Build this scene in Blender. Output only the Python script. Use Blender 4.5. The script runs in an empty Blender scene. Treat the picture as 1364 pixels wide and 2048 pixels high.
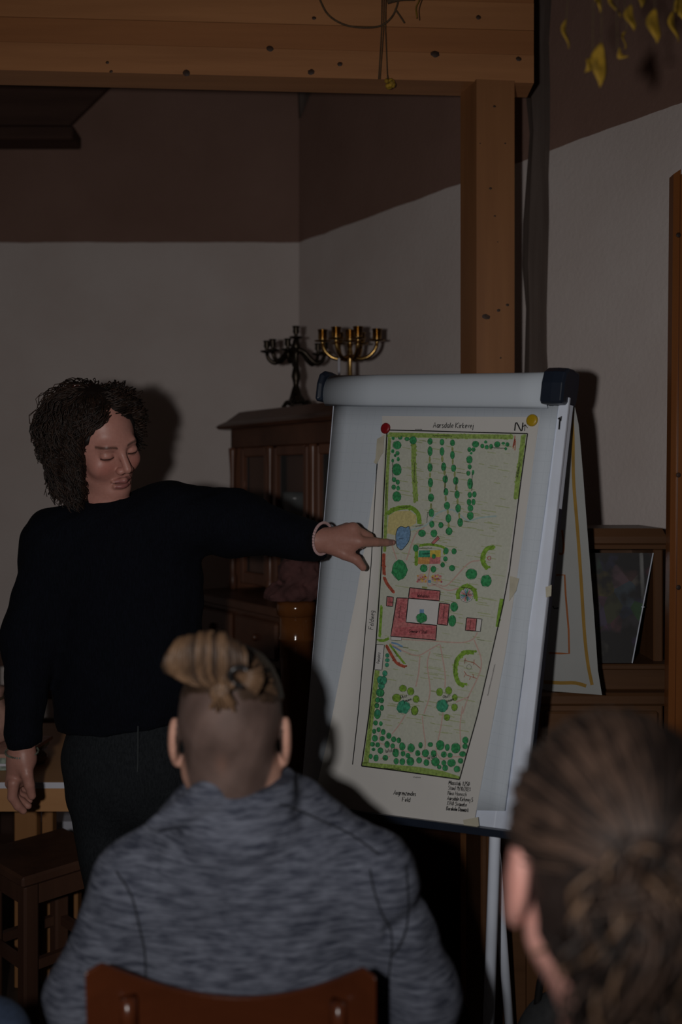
import bpy, math, random
import numpy as np
from mathutils import Vector, Matrix
from mathutils.geometry import tessellate_polygon
random.seed(7); RNG = np.random.default_rng(7)
SC = bpy.context.scene; COL = SC.collection

# ------------------------------------------------------------------ camera, world, flash, exposure
FPX, CX, CY, EYE = 2000.0, 682.0, 960.0, 1.48      # focal length and horizon of the 1364x2048 frame
cam = bpy.data.cameras.new('camera'); camo = bpy.data.objects.new('camera', cam); COL.objects.link(camo)
camo.location = (0, 0, EYE); camo.rotation_euler = (math.pi/2, 0, 0)
cam.sensor_fit = 'VERTICAL'; cam.sensor_height = 36.0; cam.lens = FPX/2048*36
cam.shift_y = -(1024-CY)/2048
cam.clip_start = .05
cam.dof.use_dof = True; cam.dof.focus_distance = 2.42; cam.dof.aperture_fstop = 1.9
SC.camera = camo
w = bpy.data.worlds.new('room_ambient'); SC.world = w; w.use_nodes = True
w.node_tree.nodes['Background'].inputs[0].default_value = (1.0, .80, .66, 1)
w.node_tree.nodes['Background'].inputs[1].default_value = .016
# the photographer's flash, held to the left of the lens
fl = bpy.data.lights.new('camera_flash', 'SPOT'); flo = bpy.data.objects.new('camera_flash', fl); COL.objects.link(flo)
flo.location = (-.19, .0, 1.50); fl.energy = 68; fl.shadow_soft_size = .028
fl.spot_size = math.radians(112); fl.spot_blend = 1.0; fl.color = (1.0, .965, .94)
flo.rotation_euler = (math.radians(90), 0, math.radians(6))
vs = SC.view_settings
vs.view_transform = 'Standard'; vs.look = 'None'; vs.gamma = 1.0; vs.use_curve_mapping = False; vs.exposure = 0.0
SC.cycles.max_bounces = 5

# ------------------------------------------------------------------ helpers: naming and linking
def P(px, py, Y):                                   # the point at depth Y seen at a pixel of the photograph
    return np.array([(px-CX)/FPX*Y, Y, EYE+(CY-py)/FPX*Y])
def tag(o, label=None, cat=None, group=None, kind=None):
    if label: o['label'] = label
    if cat: o['category'] = cat
    if group: o['group'] = group
    if kind: o['kind'] = kind
    return o
def thing(name, loc, label, cat, group=None, rz=0):
    o = bpy.data.objects.new(name, None); COL.objects.link(o); o.location = loc; o.rotation_euler = (0, 0, rz)
    o.empty_display_size = .05
    return tag(o, label, cat, group)
def adopt(o, parent, local=False):
    if parent is None: return o
    o.parent = parent
    if not local:
        m = Matrix.LocRotScale(parent.location, parent.rotation_euler, None)
        q = parent.parent
        if q is None: o.matrix_parent_inverse = m.inverted()
        else: o.matrix_parent_inverse = Matrix.Identity(4)
    return o
def mk(name, v, f, m, parent=None, smooth=False, local=False, col=None):
    me = bpy.data.meshes.new(name)
    me.from_pydata([tuple(map(float, p)) for p in v], [], [tuple(map(int, q)) for q in f])
    if isinstance(m, (list, tuple)):
        for q in m: me.materials.append(q)
    else: me.materials.append(m)
    if smooth: me.polygons.foreach_set('use_smooth', [True]*len(me.polygons))
    if col is not None:
        a = me.color_attributes.new('Col', 'FLOAT_COLOR', 'POINT')
        c = np.ones((len(v), 4), np.float32); c[:, :3] = col
        a.data.foreach_set('color', c.ravel())
    me.update()
    o = bpy.data.objects.new(name, me); COL.objects.link(o)
    return adopt(o, parent, local)
class MB:                                            # gathers vertices and faces of one mesh
    def __init__(s): s.v, s.f, s.c = [], [], []
    def add(s, v, f, c=None):
        n = len(s.v); s.v += [tuple(p) for p in v]; s.f += [tuple(i+n for i in q) for q in f]
        if c is not None: s.c += [c]*len(v)
        return s
    def box(s, lo, hi, M=None, bev=0.0):
        x0, y0, z0 = lo; x1, y1, z1 = hi
        if bev <= 0:
            v = [(x, y, z) for x in (x0, x1) for y in (y0, y1) for z in (z0, z1)]
            f = [(0,1,3,2),(4,6,7,5),(0,4,5,1),(2,3,7,6),(0,2,6,4),(1,5,7,3)]
        else:                                        # chamfered box: 24 vertices
            b = min(bev, (x1-x0)*.45, (y1-y0)*.45, (z1-z0)*.45); v = []; f = []
            L = (x0, y0, z0); H = (x1, y1, z1); idx = {}
            for sx in (0, 1):
                for sy in (0, 1):
                    for sz in (0, 1):
                        c = [H[k] if (sx, sy, sz)[k] else L[k] for k in range(3)]
                        d = [-b if (sx, sy, sz)[k] else b for k in range(3)]
                        for ax in range(3):
                            p = [c[k] if k == ax else c[k]+d[k] for k in range(3)]
                            idx[(sx, sy, sz, ax)] = len(v); v.append(tuple(p))
            for ax in range(3):
                o = [k for k in range(3) if k != ax]
                for sgn in (0, 1):
                    q = []
                    for a, bb in ((0,0),(1,0),(1,1),(0,1)):
                        t = [0, 0, 0]; t[ax] = sgn; t[o[0]] = a; t[o[1]] = bb; q.append(idx[(*t, ax)])
                    if (sgn == 1) == (ax == 1): q = q[::-1]
                    f.append(tuple(q))
            for ax in range(3):
                o = [k for k in range(3) if k != ax]
                for a in (0, 1):
                    for bb in (0, 1):
                        t0 = [0,0,0]; t1 = [0,0,0]; t0[ax] = 0; t1[ax] = 1
                        for t in (t0, t1): t[o[0]] = a; t[o[1]] = bb
                        q = (idx[(*t0, o[0])], idx[(*t1, o[0])], idx[(*t1, o[1])], idx[(*t0, o[1])]); f.append(q)
            for sx in (0, 1):
                for sy in (0, 1):
                    for sz in (0, 1): f.append(tuple(idx[(sx, sy, sz, a)] for a in range(3)))
        if M is not None: v = [tuple(M @ Vector(p)) for p in v]
        return s.add(v, f)
    def tube(s, pts, r, n=8, c=None, closed=False, caps=True, flat=None):
        v, f = tube_vf(pts, r, n, closed, caps, flat); return s.add(v, f, c)
    def lathe(s, prof, n=20, M=None):
        v = []; f = []
        for r, z in prof: v += [(r*math.cos(2*math.pi*k/n), r*math.sin(2*math.pi*k/n), z) for k in range(n)]
        for i in range(len(prof)-1):
            for k in range(n):
                a = i*n+k; b = i*n+(k+1) % n; f.append((a, b, b+n, a+n))
        f.append(tuple(range(n))[::-1]); f.append(tuple((len(prof)-1)*n+k for k in range(n)))
        if M is not None: v = [tuple(M @ Vector(p)) for p in v]
        return s.add(v, f)
    def build(s, name, m, parent=None, smooth=False, local=False):
        return mk(name, s.v, s.f, m, parent, smooth, local, np.array(s.c) if s.c else None)
def tube_vf(pts, r, n=8, closed=False, caps=True, flat=None):
    p = np.array(pts, float); N = len(p)
    rr = np.full(N, r, float) if np.isscalar(r) else np.array(r, float)
    t = np.gradient(p, axis=0)
    if closed: t = np.roll(p, -1, 0)-np.roll(p, 1, 0)
    t /= np.linalg.norm(t, axis=1)[:, None]+1e-12
    ref = np.array([0, 0, 1.]) if abs(t[0][2]) < .9 else np.array([1., 0, 0])
    u = np.cross(t[0], ref); u /= np.linalg.norm(u); V = []
    for i in range(N):
        u = u-t[i]*np.dot(u, t[i]); u /= np.linalg.norm(u)+1e-12; b = np.cross(t[i], u)
        for k in range(n):
            a = 2*math.pi*k/n; V.append(p[i]+rr[i]*(math.cos(a)*u+math.sin(a)*b*(flat or 1)))
    F = []
    for i in range(N if closed else N-1):
        j = (i+1) % N
        for k in range(n): F.append((i*n+k, i*n+(k+1) % n, j*n+(k+1) % n, j*n+k))
    if caps and not closed: F.append(tuple(range(n))[::-1]); F.append(tuple((N-1)*n+k for k in range(n)))
    return V, F
def spline(pts, n=24):                               # Catmull-Rom through the points
    p = np.array(pts, float); p = np.vstack([2*p[0]-p[1], p, 2*p[-1]-p[-2]]); out = []
    m = len(p)-3
    for q in np.linspace(0, m-1e-6, n):
        i = int(q); t = q-i; a, b, c, d = p[i:i+4]
        out.append(.5*((2*b)+(c-a)*t+(2*a-5*b+4*c-d)*t*t+(3*b-a-3*c+d)*t**3))
    return np.array(out)
def rotz(a, loc=(0, 0, 0)): return Matrix.Translation(loc) @ Matrix.Rotation(a, 4, 'Z')

# ------------------------------------------------------------------ helpers: materials
def nt(name):
    m = bpy.data.materials.new(name); m.use_nodes = True; t = m.node_tree
    return m, t, t.nodes['Principled BSDF']
def L(t, a, b): t.links.new(a, b)
def coords(t, scale=(1, 1, 1), rot=(0, 0, 0)):
    c = t.nodes.new('ShaderNodeTexCoord'); mp = t.nodes.new('ShaderNodeMapping')
    mp.inputs['Scale'].default_value = scale; mp.inputs['Rotation'].default_value = rot
    L(t, c.outputs['Object'], mp.inputs[0]); return mp.outputs[0]
def noise(t, vec, sc, detail=3, rough=.55):
    n = t.nodes.new('ShaderNodeTexNoise'); n.inputs['Scale'].default_value = sc
    n.inputs['Detail'].default_value = detail; n.inputs['Roughness'].default_value = rough
    L(t, vec, n.inputs['Vector']); return n.outputs['Fac']
def ramp(t, fac, stops):
    r = t.nodes.new('ShaderNodeValToRGB'); e = r.color_ramp.elements
    while len(e) < len(stops): e.new(.5)
    for k, (p, c) in enumerate(stops): e[k].position = p; e[k].color = (*c, 1)
    L(t, fac, r.inputs[0]); return r.outputs[0]
def mix(t, fac, a, b, mode='MIX'):
    n = t.nodes.new('ShaderNodeMix'); n.data_type = 'RGBA'; n.blend_type = mode
    for s, val in ((0, fac), (6, a), (7, b)):
        if isinstance(val, (int, float)): n.inputs[s].default_value = val
        elif isinstance(val, tuple): n.inputs[s].default_value = (*val, 1)
        else: L(t, val, n.inputs[s])
    return n.outputs[2]
def bump(t, b, h, dist=.002, strength=.5):
    n = t.nodes.new('ShaderNodeBump'); n.inputs['Strength'].default_value = strength; n.inputs['Distance'].default_value = dist
    L(t, h, n.inputs['Height']); L(t, n.outputs[0], b.inputs['Normal'])
def plain(name, c, rough=.6, metal=0, var=.12, sc=18, bmp=0, spec=.5):
    m, t, b = nt(name); v = coords(t); f = noise(t, v, sc)
    lo = tuple(x*(1-var) for x in c); hi = tuple(min(1, x*(1+var)) for x in c)
    L(t, ramp(t, f, [(.3, lo), (.7, hi)]), b.inputs['Base Color'])
    b.inputs['Roughness'].default_value = rough; b.inputs['Metallic'].default_value = metal
    b.inputs['Specular IOR Level'].default_value = spec
    if bmp: bump(t, b, f, bmp)
    return m
def wood(name, c1, c2, axis='x', rough=.45, grain=30, knots=0.0, ring=.6, spec=.4):
    m, t, b = nt(name)
    s = {'x': (.06, 1, 1), 'y': (1, .06, 1), 'z': (1, 1, .06)}[axis]
    v = coords(t, s); f = noise(t, v, grain, 4, .6); v2 = coords(t, tuple(q*.8 for q in s)); f2 = noise(t, v2, 6, 2)
    base = ramp(t, f, [(.28, c2), (.5, tuple((a+e)/2 for a, e in zip(c1, c2))), (.72, c1)])
    base = mix(t, ring, base, ramp(t, f2, [(.35, c2), (.65, c1)]))
    if knots:
        vo = t.nodes.new('ShaderNodeTexVoronoi'); vo.inputs['Scale'].default_value = knots
        sk = {'x': (.45, 1, 1), 'y': (1, .45, 1), 'z': (1, 1, .45)}[axis]
        L(t, coords(t, sk), vo.inputs['Vector'])
        base = mix(t, ramp(t, vo.outputs['Distance'], [(.06, (1, 1, 1)), (.13, (0, 0, 0))]), base, tuple(q*.22 for q in c2))
    L(t, base, b.inputs['Base Color']); b.inputs['Roughness'].default_value = rough
    b.inputs['Specular IOR Level'].default_value = spec
    bump(t, b, f, .0008, .4)
    return m
def skinmat(name, rough=.45):
    m, t, b = nt(name); a = t.nodes.new('ShaderNodeVertexColor'); a.layer_name = 'Col'
    f = noise(t, coords(t), 140, 3); c = mix(t, .35, a.outputs['Color'], ramp(t, f, [(.3, (.72, .66, .64)), (.7, (1, 1, 1))]), 'MULTIPLY')
    L(t, c, b.inputs['Base Color']); b.inputs['Roughness'].default_value = rough
    b.inputs['Subsurface Weight'].default_value = .06; b.inputs['Subsurface Radius'].default_value = (.01, .004, .002)
    b.inputs['Subsurface Scale'].default_value = .5; b.inputs['Specular IOR Level'].default_value = .35
    bump(t, b, f, .0006, .35); return m
def hairmat(name, rough=.55):
    m, t, b = nt(name); a = t.nodes.new('ShaderNodeVertexColor'); a.layer_name = 'Col'
    f = noise(t, coords(t), 60, 2); c = mix(t, .6, a.outputs['Color'], ramp(t, f, [(.3, (.5, .5, .5)), (.7, (1, 1, 1))]), 'MULTIPLY')
    L(t, c, b.inputs['Base Color']); b.inputs['Roughness'].default_value = rough
    b.inputs['Specular IOR Level'].default_value = .35; return m
M = {}
M['pine'] = wood('pine_beam', (.44, .195, .078), (.25, .10, .038), 'x', .5, 34, 2.6)
M['pine2'] = wood('pine_beam_redder', (.37, .15, .055), (.23, .088, .032), 'x', .5, 30, 2.3)
M['pinepost'] = wood('pine_post', (.33, .145, .055), (.20, .08, .03), 'z', .5, 34, 3.4)
M['oldwood'] = wood('weathered_timber', (.17, .135, .118), (.06, .042, .035), 'z', .85, 40, 0, .7, .15)
M['darktimber'] = wood('dark_timber', (.10, .055, .042), (.045, .024, .018), 'x', .8, 24, 0, .5, .15)
M['walnut'] = wood('walnut_buffet', (.115, .048, .026), (.055, .022, .012), 'x', .38, 26)
M['walnut_v'] = wood('walnut_upright', (.17, .072, .042), (.075, .03, .017), 'z', .35, 26)
M['oak'] = wood('oak_sideboard', (.125, .058, .026), (.07, .031, .013), 'x', .42, 40)
M['oak_v'] = wood('oak_sideboard_upright', (.14, .064, .028), (.078, .034, .014), 'z', .42, 40)
M['board'] = wood('varnished_board', (.26, .095, .028), (.15, .048, .012), 'z', .3, 26, 1.6)
M['birch'] = wood('light_table_wood', (.42, .22, .095), (.33, .16, .065), 'x', .45, 26)
M['birch_v'] = wood('light_table_leg', (.34, .165, .065), (.26, .12, .045), 'z', .45, 26)
M['stool'] = wood('dark_stool', (.085, .038, .022), (.035, .015, .009), 'z', .5, 30)
M['chair'] = wood('red_brown_chair', (.085, .022, .008), (.032, .009, .004), 'x', .25, 20)
M['pot'] = wood('varnished_turned_wood', (.17, .062, .018), (.09, .03, .009), 'z', .12, 16)
M['bronze'] = plain('dark_bronze', (.035, .026, .018), .35, .8, .4, 60)
M['brass'] = plain('brass', (.42, .26, .09), .25, 1, .25, 60)
M['alu'] = plain('aluminium_rail', (.74, .80, .92), .35, 0, .05, 9)
M['navy'] = plain('navy_plastic', (.012, .018, .032), .4, 0, .1, 12)
M['white'] = plain('white_board', (.66, .72, .84), .3, 0, .03, 5)
M['paper'] = plain('map_paper', (.60, .585, .56), .85, 0, .03, 6, 0, .2)
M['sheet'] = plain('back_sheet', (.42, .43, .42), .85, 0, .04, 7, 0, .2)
M['rope'] = plain('twine', (.075, .045, .022), .9, 0, .3, 90)
M['yellowleaf'] = plain('dried_yellow', (.30, .175, .012), .75, 0, .45, 40)
M['yellow'] = plain('yellow_magnet', (.42, .27, .008), .4)
M['red'] = plain('red_magnet', (.23, .008, .012), .4)
M['tape'] = plain('masking_tape', (.50, .47, .37), .7, 0, .1, 30)
M['ink'] = plain('black_ink', (.006, .006, .007), .6)
M['dusty'] = plain('dusty_pink_cloth', (.075, .028, .026), .9, 0, .3, 26)
M['greybag'] = plain('dark_grey_fabric', (.03, .032, .035), .85, 0, .2, 60)
M['denimblue'] = plain('blue_denim', (.028, .045, .085), .85, 0, .25, 120)
M['paperwhite'] = plain('white_edge', (.52, .52, .58), .5, 0, .04, 8)
M['magpink'] = plain('pink_cover', (.42, .24, .19), .5, 0, .35, 22)
M['maggreen'] = plain('green_grey_cover', (.22, .27, .23), .5, 0, .6, 45)
M['bread'] = plain('brown_crust', (.12, .055, .02), .7, 0, .5, 50, .003)
M['shoe'] = plain('black_leather', (.012, .011, .011), .4)
M['beadpink'] = plain('pink_bead', (.50, .33, .33), .35)
M['beadgreen'] = plain('grey_green_bead', (.10, .11, .085), .4, 0, .6, 200)
M['orange'] = plain('orange_stripe', (.45, .12, .02), .6)
M['glass'] = None
def glass(name, tint=(.10, .105, .105), rough=.03):
    m, t, b = nt(name); b.inputs['Base Color'].default_value = (*tint, 1); b.inputs['Roughness'].default_value = rough
    b.inputs['Alpha'].default_value = .16; b.inputs['Specular IOR Level'].default_value = .6; return m
M['glass'] = glass('cabinet_glass')
def padmat():                                        # squared flip-chart paper
    m, t, b = nt('squared_pad_paper'); c = t.nodes.new('ShaderNodeVertexColor'); c.layer_name = 'Col'
    sx = t.nodes.new('ShaderNodeSeparateColor'); L(t, c.outputs['Color'], sx.inputs[0]); outs = []
    for k in (0, 1):
        a = t.nodes.new('ShaderNodeMath'); a.operation = 'MULTIPLY'; a.inputs[1].default_value = 100.0/2.5; L(t, sx.outputs[k], a.inputs[0])
        fr = t.nodes.new('ShaderNodeMath'); fr.operation = 'FRACT'; L(t, a.outputs[0], fr.inputs[0])
        lt = t.nodes.new('ShaderNodeMath'); lt.operation = 'LESS_THAN'; lt.inputs[1].default_value = .045; L(t, fr.outputs[0], lt.inputs[0]); outs.append(lt.outputs[0])
    mx = t.nodes.new('ShaderNodeMath'); mx.operation = 'MAXIMUM'; L(t, outs[0], mx.inputs[0]); L(t, outs[1], mx.inputs[1])
    L(t, mix(t, mx.outputs[0], (.545, .60, .665), (.50, .555, .62)), b.inputs['Base Color'])
    b.inputs['Roughness'].default_value = .8; b.inputs['Specular IOR Level'].default_value = .2; return m
M['pad'] = padmat()
def wallmat():                                       # plaster, painted brown above a level line
    m, t, b = nt('plaster_two_tone'); c = t.nodes.new('ShaderNodeTexCoord'); s = t.nodes.new('ShaderNodeSeparateXYZ')
    L(t, c.outputs['Object'], s.inputs[0]); n = noise(t, coords(t), 6, 3); n2 = noise(t, coords(t), 70, 4); n3 = noise(t, coords(t), 2.2, 4)
    ma = t.nodes.new('ShaderNodeMath'); ma.operation = 'MULTIPLY_ADD'; ma.inputs[1].default_value = .012; L(t, n, ma.inputs[0]); L(t, s.outputs[2], ma.inputs[2])
    g = t.nodes.new('ShaderNodeMath'); g.operation = 'GREATER_THAN'; g.inputs[1].default_value = PAINT_Z+.006; L(t, ma.outputs[0], g.inputs[0])
    lo = ramp(t, n3, [(.3, (.56, .485, .455)), (.7, (.64, .575, .55))]); hi = ramp(t, n3, [(.3, (.20, .118, .092)), (.7, (.245, .15, .12))])
    L(t, mix(t, g.outputs[0], lo, hi), b.inputs['Base Color']); b.inputs['Roughness'].default_value = .95
    b.inputs['Specular IOR Level'].default_value = .1; bump(t, b, n2, .003, .5); return m
DC = 4.2; PAINT_Z = EYE+(CY-485)/FPX*DC
M['wall'] = wallmat()
M['floor'] = wood('dark_floor', (.045, .028, .02), (.022, .014, .01), 'y', .5, 14)
M['ceiling'] = plain('brown_ceiling', (.09, .05, .035), .95)

# ------------------------------------------------------------------ the room
UX, UY = .5687, -.8226                               # right wall direction (away from the corner), at an angle to the back wall
CXW, CYW = (598-CX)/FPX*DC, DC
def rw(s, d=0, z=0): return np.array([CXW+UX*s-.8226*d, CYW+UY*s-.5687*d, z])     # along the right wall, d in front of it
def rw_s(px, d=0):                                   # distance along the right wall at a pixel column
    k = (px-CX)/FPX; x0, y0, _ = rw(0, d); return (k*y0-x0)/(UX-k*UY)
CEIL = 3.34
def slab(name, a, b, z0, z1, th, m):                  # vertical slab from a to b, thickness to the outside
    a = np.array(a[:2]); b = np.array(b[:2]); d = b-a; n = np.array([-d[1], d[0]])/np.linalg.norm(d)*th
    v = [(*a, z0), (*b, z0), (*(b+n), z0), (*(a+n), z0), (*a, z1), (*b, z1), (*(b+n), z1), (*(a+n), z1)]
    f = [(0,3,2,1),(4,5,6,7),(0,1,5,4),(1,2,6,5),(2,3,7,6),(3,0,4,7)]
    return tag(mk(name, v, f, m), kind='structure')
e = rw(2.9)
slab('wall_back', (-2.6, DC), (CXW+.12, DC), 0, CEIL, .12, M['wall'])
slab('wall_right', rw(-.0), e, 0, CEIL, .12, M['wall'])
slab('wall_left', (-2.6, -1.2), (-2.6, DC), 0, CEIL, .12, M['wall'])
tag(MB().box((-2.7, -1.2, -.08), (2.6, DC+.15, 0)).build('floor', M['floor']), kind='structure')
tag(MB().box((-2.7, -1.2, CEIL), (2.6, DC+.15, CEIL+.06)).build('ceiling', M['ceiling']), kind='structure')
a0, a1 = rw(.0, .001), rw(2.9, .001)
mb = MB(); dvec = (a1-a0); nrm = np.array([-.8226, -.5687, 0])*.018
v = [a0, a1, a1+nrm, a0+nrm]; v = [(*p[:2], 0) for p in v]+[(*p[:2], .09) for p in v]
mb.add(v, [(0,1,2,3),(4,7,6,5),(2,6,7,3),(0,3,7,4),(1,5,6,2),(0,4,5,1)])
tag(mb.build('baseboard_right', M['darktimber']), kind='structure')
tag(MB().box((-2.6, DC-.02, 0), (CXW-.01, DC, .09)).build('baseboard_back', M['darktimber']), kind='structure')

# pine beam of four glued boards, and the post under it
YB = 2.75
beam = thing('ceiling_beam', (0, YB, 2.57), 'thick laminated pine beam crossing the room below the ceiling', 'beam'); beam['kind'] = 'structure'
def bz(x, base): return base-.0125*x                  # the beam falls slightly to the right
x0, x1 = -1.75, (1070-CX)/FPX*YB
zs = [P(0, 150, YB)[2]+.0, 0, 0, 0, 0]
zbot = P(500, 157, YB)[2]
hgt = [0, .078, .146, .222, .30]
for k in range(4):
    zl, zh = zbot+hgt[k]+.0007, zbot+hgt[k+1]-.0007; yo = (.0, .0018, .0006, .0024)[k]
    def X(x, z, y): return (x, y+x*.03, z-.0125*x)
    v = [X(x, z, y) for x in (x0, x1) for y in (YB+yo, YB+.105) for z in (zl, zh)]
    mk('laminated_board', v, [(0,1,3,2),(4,6,7,5),(0,4,5,1),(2,3,7,6),(0,2,6,4),(1,5,7,3)], M['pine' if k % 2 == 0 else 'pine2'], beam)
zt = zbot+.003
fl_, fr_, br_, bl_ = P(953, 165, YB), P(1029, 165, YB+.008), P(1026, 165, YB+.10), P(921, 165, YB+.10)
bot = [(*q[:2], 0) for q in (fl_, fr_, br_, bl_)]; top = [(*q[:2], zt-.0125*q[0]) for q in (fl_, fr_, br_, bl_)]
post = mk('support_post', bot+top, [(0,3,2,1),(4,5,6,7),(0,1,5,4),(1,2,6,5),(2,3,7,6),(3,0,4,7)], M['pinepost'])
tag(post, 'squared pine post standing under the laminated ceiling beam', 'post', kind='structure')
# knots on the post and beam as shallow dark discs of end grain
M['knot'] = plain('wood_knot', (.035, .014, .006), .6, 0, .5, 120)
def knot(px, py, Y, rx, rz, parent):
    c = P(px, py, Y); n = 12
    v = [(c[0], c[1]-.0026, c[2])]+[(c[0]+rx*math.cos(2*math.pi*k/n)*random.uniform(.8, 1.15), c[1]-.0002, c[2]+rz*math.sin(2*math.pi*k/n)*random.uniform(.8, 1.15)) for k in range(n)]
    mk('knot', v, [(0, 1+k, 1+(k+1) % n) for k in range(n)], M['knot'], parent, True)
for px, py, r in ((988, 213, .008), (1010, 287, .005), (960, 287, .004), (980, 377, .008), (989, 432, .006), (995, 484, .004), (968, 633, .018), (996, 621, .009), (1014, 610, .008), (1001, 716, .005)):
    knot(px, py, YB+.0015+(px-953)*.0001, r, r*.75, post)
for px, py, r in ((373, 146, .011), (540, 97, .010), (628, 36, .006), (680, 128, .008), (622, 144, .010), (870, 108, .013), (1037, 118, .008), (957, 35, .008), (215, 125, .005), (222, 143, .005)):
    Yk = YB+.03*(px-CX)/FPX*YB-.001
    knot(px, py, Yk, r, r*.8, beam)
# old dark stud half set in the right wall
mb = MB(); rows = []
s0 = rw_s(1078, .0); N = 26
for k in range(N):
    z = CEIL*k/(N-1); wl = rw_s(1060, 0)-s0+random.uniform(-.008, .008); wr = rw_s(1097, 0)-s0+random.uniform(-.008, .008)
    if z > 2.42: wl += .012; wr += .010
    d = .030+random.uniform(-.004, .004)
    rows.append([rw(s0+wl, -.01, z), rw(s0+wl+.006, d, z), rw(s0+(wl+wr)*.5, d+.012, z), rw(s0+wr-.008, d*.7, z), rw(s0+wr, -.01, z)])
v = [p for r in rows for p in r]; f = [(i*5+j, i*5+j+1, (i+1)*5+j+1, (i+1)*5+j) for i in range(N-1) for j in range(4)]
tag(mk('timber_stud', v, f, M['oldwood']), 'rough dark weathered timber stud set in the plaster wall', 'timber', kind='structure')
# dark timber ends and ledge high on the back wall, and the stain-dark timber in the corner
mb = MB().box((P(-90, 0, DC-.12)[0], DC-.14, P(0, 277, DC-.14)[2]), (P(145, 0, DC-.14)[0], DC, P(0, 251, DC-.14)[2]), bev=.006)
tag(mb.build('wall_ledge', M['darktimber']), 'dark wooden ledge board high on the brown back wall', 'ledge', kind='structure')
pts = [P(-90, 250, DC-.03), P(138, 250, DC-.03), P(222, 168, DC-.03), P(230, 120, DC-.03), P(-90, 120, DC-.03)]
v = [tuple(p) for p in pts]+[(p[0], DC, p[2]) for p in pts]
tag(mk('timber_gusset', v, [(4,3,2,1,0),(0,1,6,5),(1,2,7,6),(2,3,8,7),(3,4,9,8),(4,0,5,9)], M['darktimber']), 'slanting dark timber panel above the ledge board', 'timber', kind='structure')
a, b = P(597, 178, DC-.02), P(620, 235, DC-.02)
v = [(a[0]-.012, DC-.03, a[2]+.2), (a[0]+.075, DC-.10, a[2]+.2), (a[0]+.06, DC-.09, a[2]-.03), (a[0]+.01, DC-.03, b[2]), (a[0]-.012, DC, a[2]+.2), (a[0]+.09, DC, a[2]+.2), (a[0]+.06, DC, a[2]-.03), (a[0]-.0, DC, b[2])]
tag(mk('timber_end', v, [(3,2,1,0),(0,1,5,4),(1,2,6,5),(2,3,7,6),(3,0,4,7),(4,5,6,7)], M['oldwood']), 'charred looking timber end in the corner under the beam', 'timber', kind='structure')

# tall varnished board at the right edge
b = thing('tall_board', P(1390, 2200, 2.34)*np.array([1, 1, 0]), 'tall varnished pine board standing in front of the carved sideboard', 'board')
for k, (pl, pr, yo, nm) in enumerate(((1339, 1354, .008, 'edge_strip'), (1354, 1560, .0, 'face_board'))):
    Y = 2.34+yo; zt = P(0, 338, Y)[2]; sh = .034
    xa, xb = (pl-CX-10)/FPX*Y, (pr-CX-10)/FPX*Y
    v = [(xa-sh*.0, Y, 0), (xb, Y, 0), (xb, Y+.03, 0), (xa, Y+.03, 0), (xa+sh*.62, Y, zt-.012), (xb+sh*.62, Y, zt), (xb+sh*.62, Y+.03, zt), (xa+sh*.62, Y+.03, zt-.012), ]
    mk(nm, v, [(0,3,2,1),(4,5,6,7),(0,1,5,4),(1,2,6,5),(2,3,7,6),(3,0,4,7)], M['board'], b)
for py in (470, 950, 1175):
    c = P(1357, py, 2.338)
    MB().lathe([(.001, 0), (.006, .0), (.005, .0006), (.001, .0008)], 10, Matrix.Translation(c) @ Matrix.Rotation(math.pi/2, 4, 'X')).build('knot', M['knot'], b, True)

# ------------------------------------------------------------------ glazed buffet along the right wall
BZ = P(0, 0, 1)[2]*0+1.742
bf = thing('glazed_buffet', rw(.6, .2, 0), 'dark walnut buffet with glazed upper doors and moulded top', 'cabinet')
def rbox(s0, s1, d0, d1, z0, z1, bev=0.004):          # box in right-wall coordinates
    Mx = Matrix(((UX, -.8226, 0, CXW), (UY, -.5687, 0, CYW), (0, 0, 1, 0), (0, 0, 0, 1)))
    m = MB().box((s0, d0, z0), (s1, d1, z1), bev=bev); m.v = [tuple(Mx @ Vector(p)) for p in m.v]; m.f = [q[::-1] for q in m.f]; return m
D0 = .42; sL = rw_s(461, D0); sR = 1.10
zc = 1.066
rbox(sL-.03, sR+.03, .012, .56, .10, zc-.03).build('base_body', M['walnut'], bf)
rbox(sL-.05, sR+.05, .012, .585, zc-.03, zc).build('counter', M['walnut'], bf)
rbox(sL-.02, sR+.02, .03, .53, 0, .10).build('plinth', M['walnut'], bf)
for k in range(3):
    a = sL+.0+k*(sR-sL)/3; q = rbox(a+.015, a+(sR-sL)/3-.015, .56, .578, .16, zc-.20, .008).build('base_door', M['walnut_v'], bf)
    rbox(a+.06, a+(sR-sL)/3-.06, .578, .584, .22, zc-.26, .004).build('door_panel', M['walnut'], q)
    q = rbox(a+.015, a+(sR-sL)/3-.015, .56, .58, zc-.175, zc-.05, .008).build('drawer', M['walnut'], bf)
    c = rw(a+(sR-sL)/6, .585, zc-.11); MB().lathe([(.004, 0), (.012, .008), (.013, .016), (.004, .022)], 10, Matrix.Translation(c) @ Matrix.Rotation(math.radians(-145), 4, 'Z') @ Matrix.Rotation(math.pi/2, 4, 'X') @ Matrix.Rotation(math.pi, 4, 'X')).build('knob', M['walnut'], q, True)
rbox(sL, sR, .012, .03, zc, 1.66).build('back_panel', M['walnut'], bf)
rbox(sL, sL+.02, .03, D0, zc, 1.66).build('side_panel', M['walnut_v'], bf)
rbox(sR-.02, sR, .03, D0, zc, 1.66).build('side_panel', M['walnut_v'], bf)
rbox(sL, sR, .03, D0, 1.60, 1.675).build('top_rail', M['walnut'], bf)
rbox(sL+.02, sR-.02, .03, D0-.06, 1.32, 1.335).build('shelf', M['walnut'], bf)
mb = MB()                                             # moulded cornice profile swept along the buffet
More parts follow.
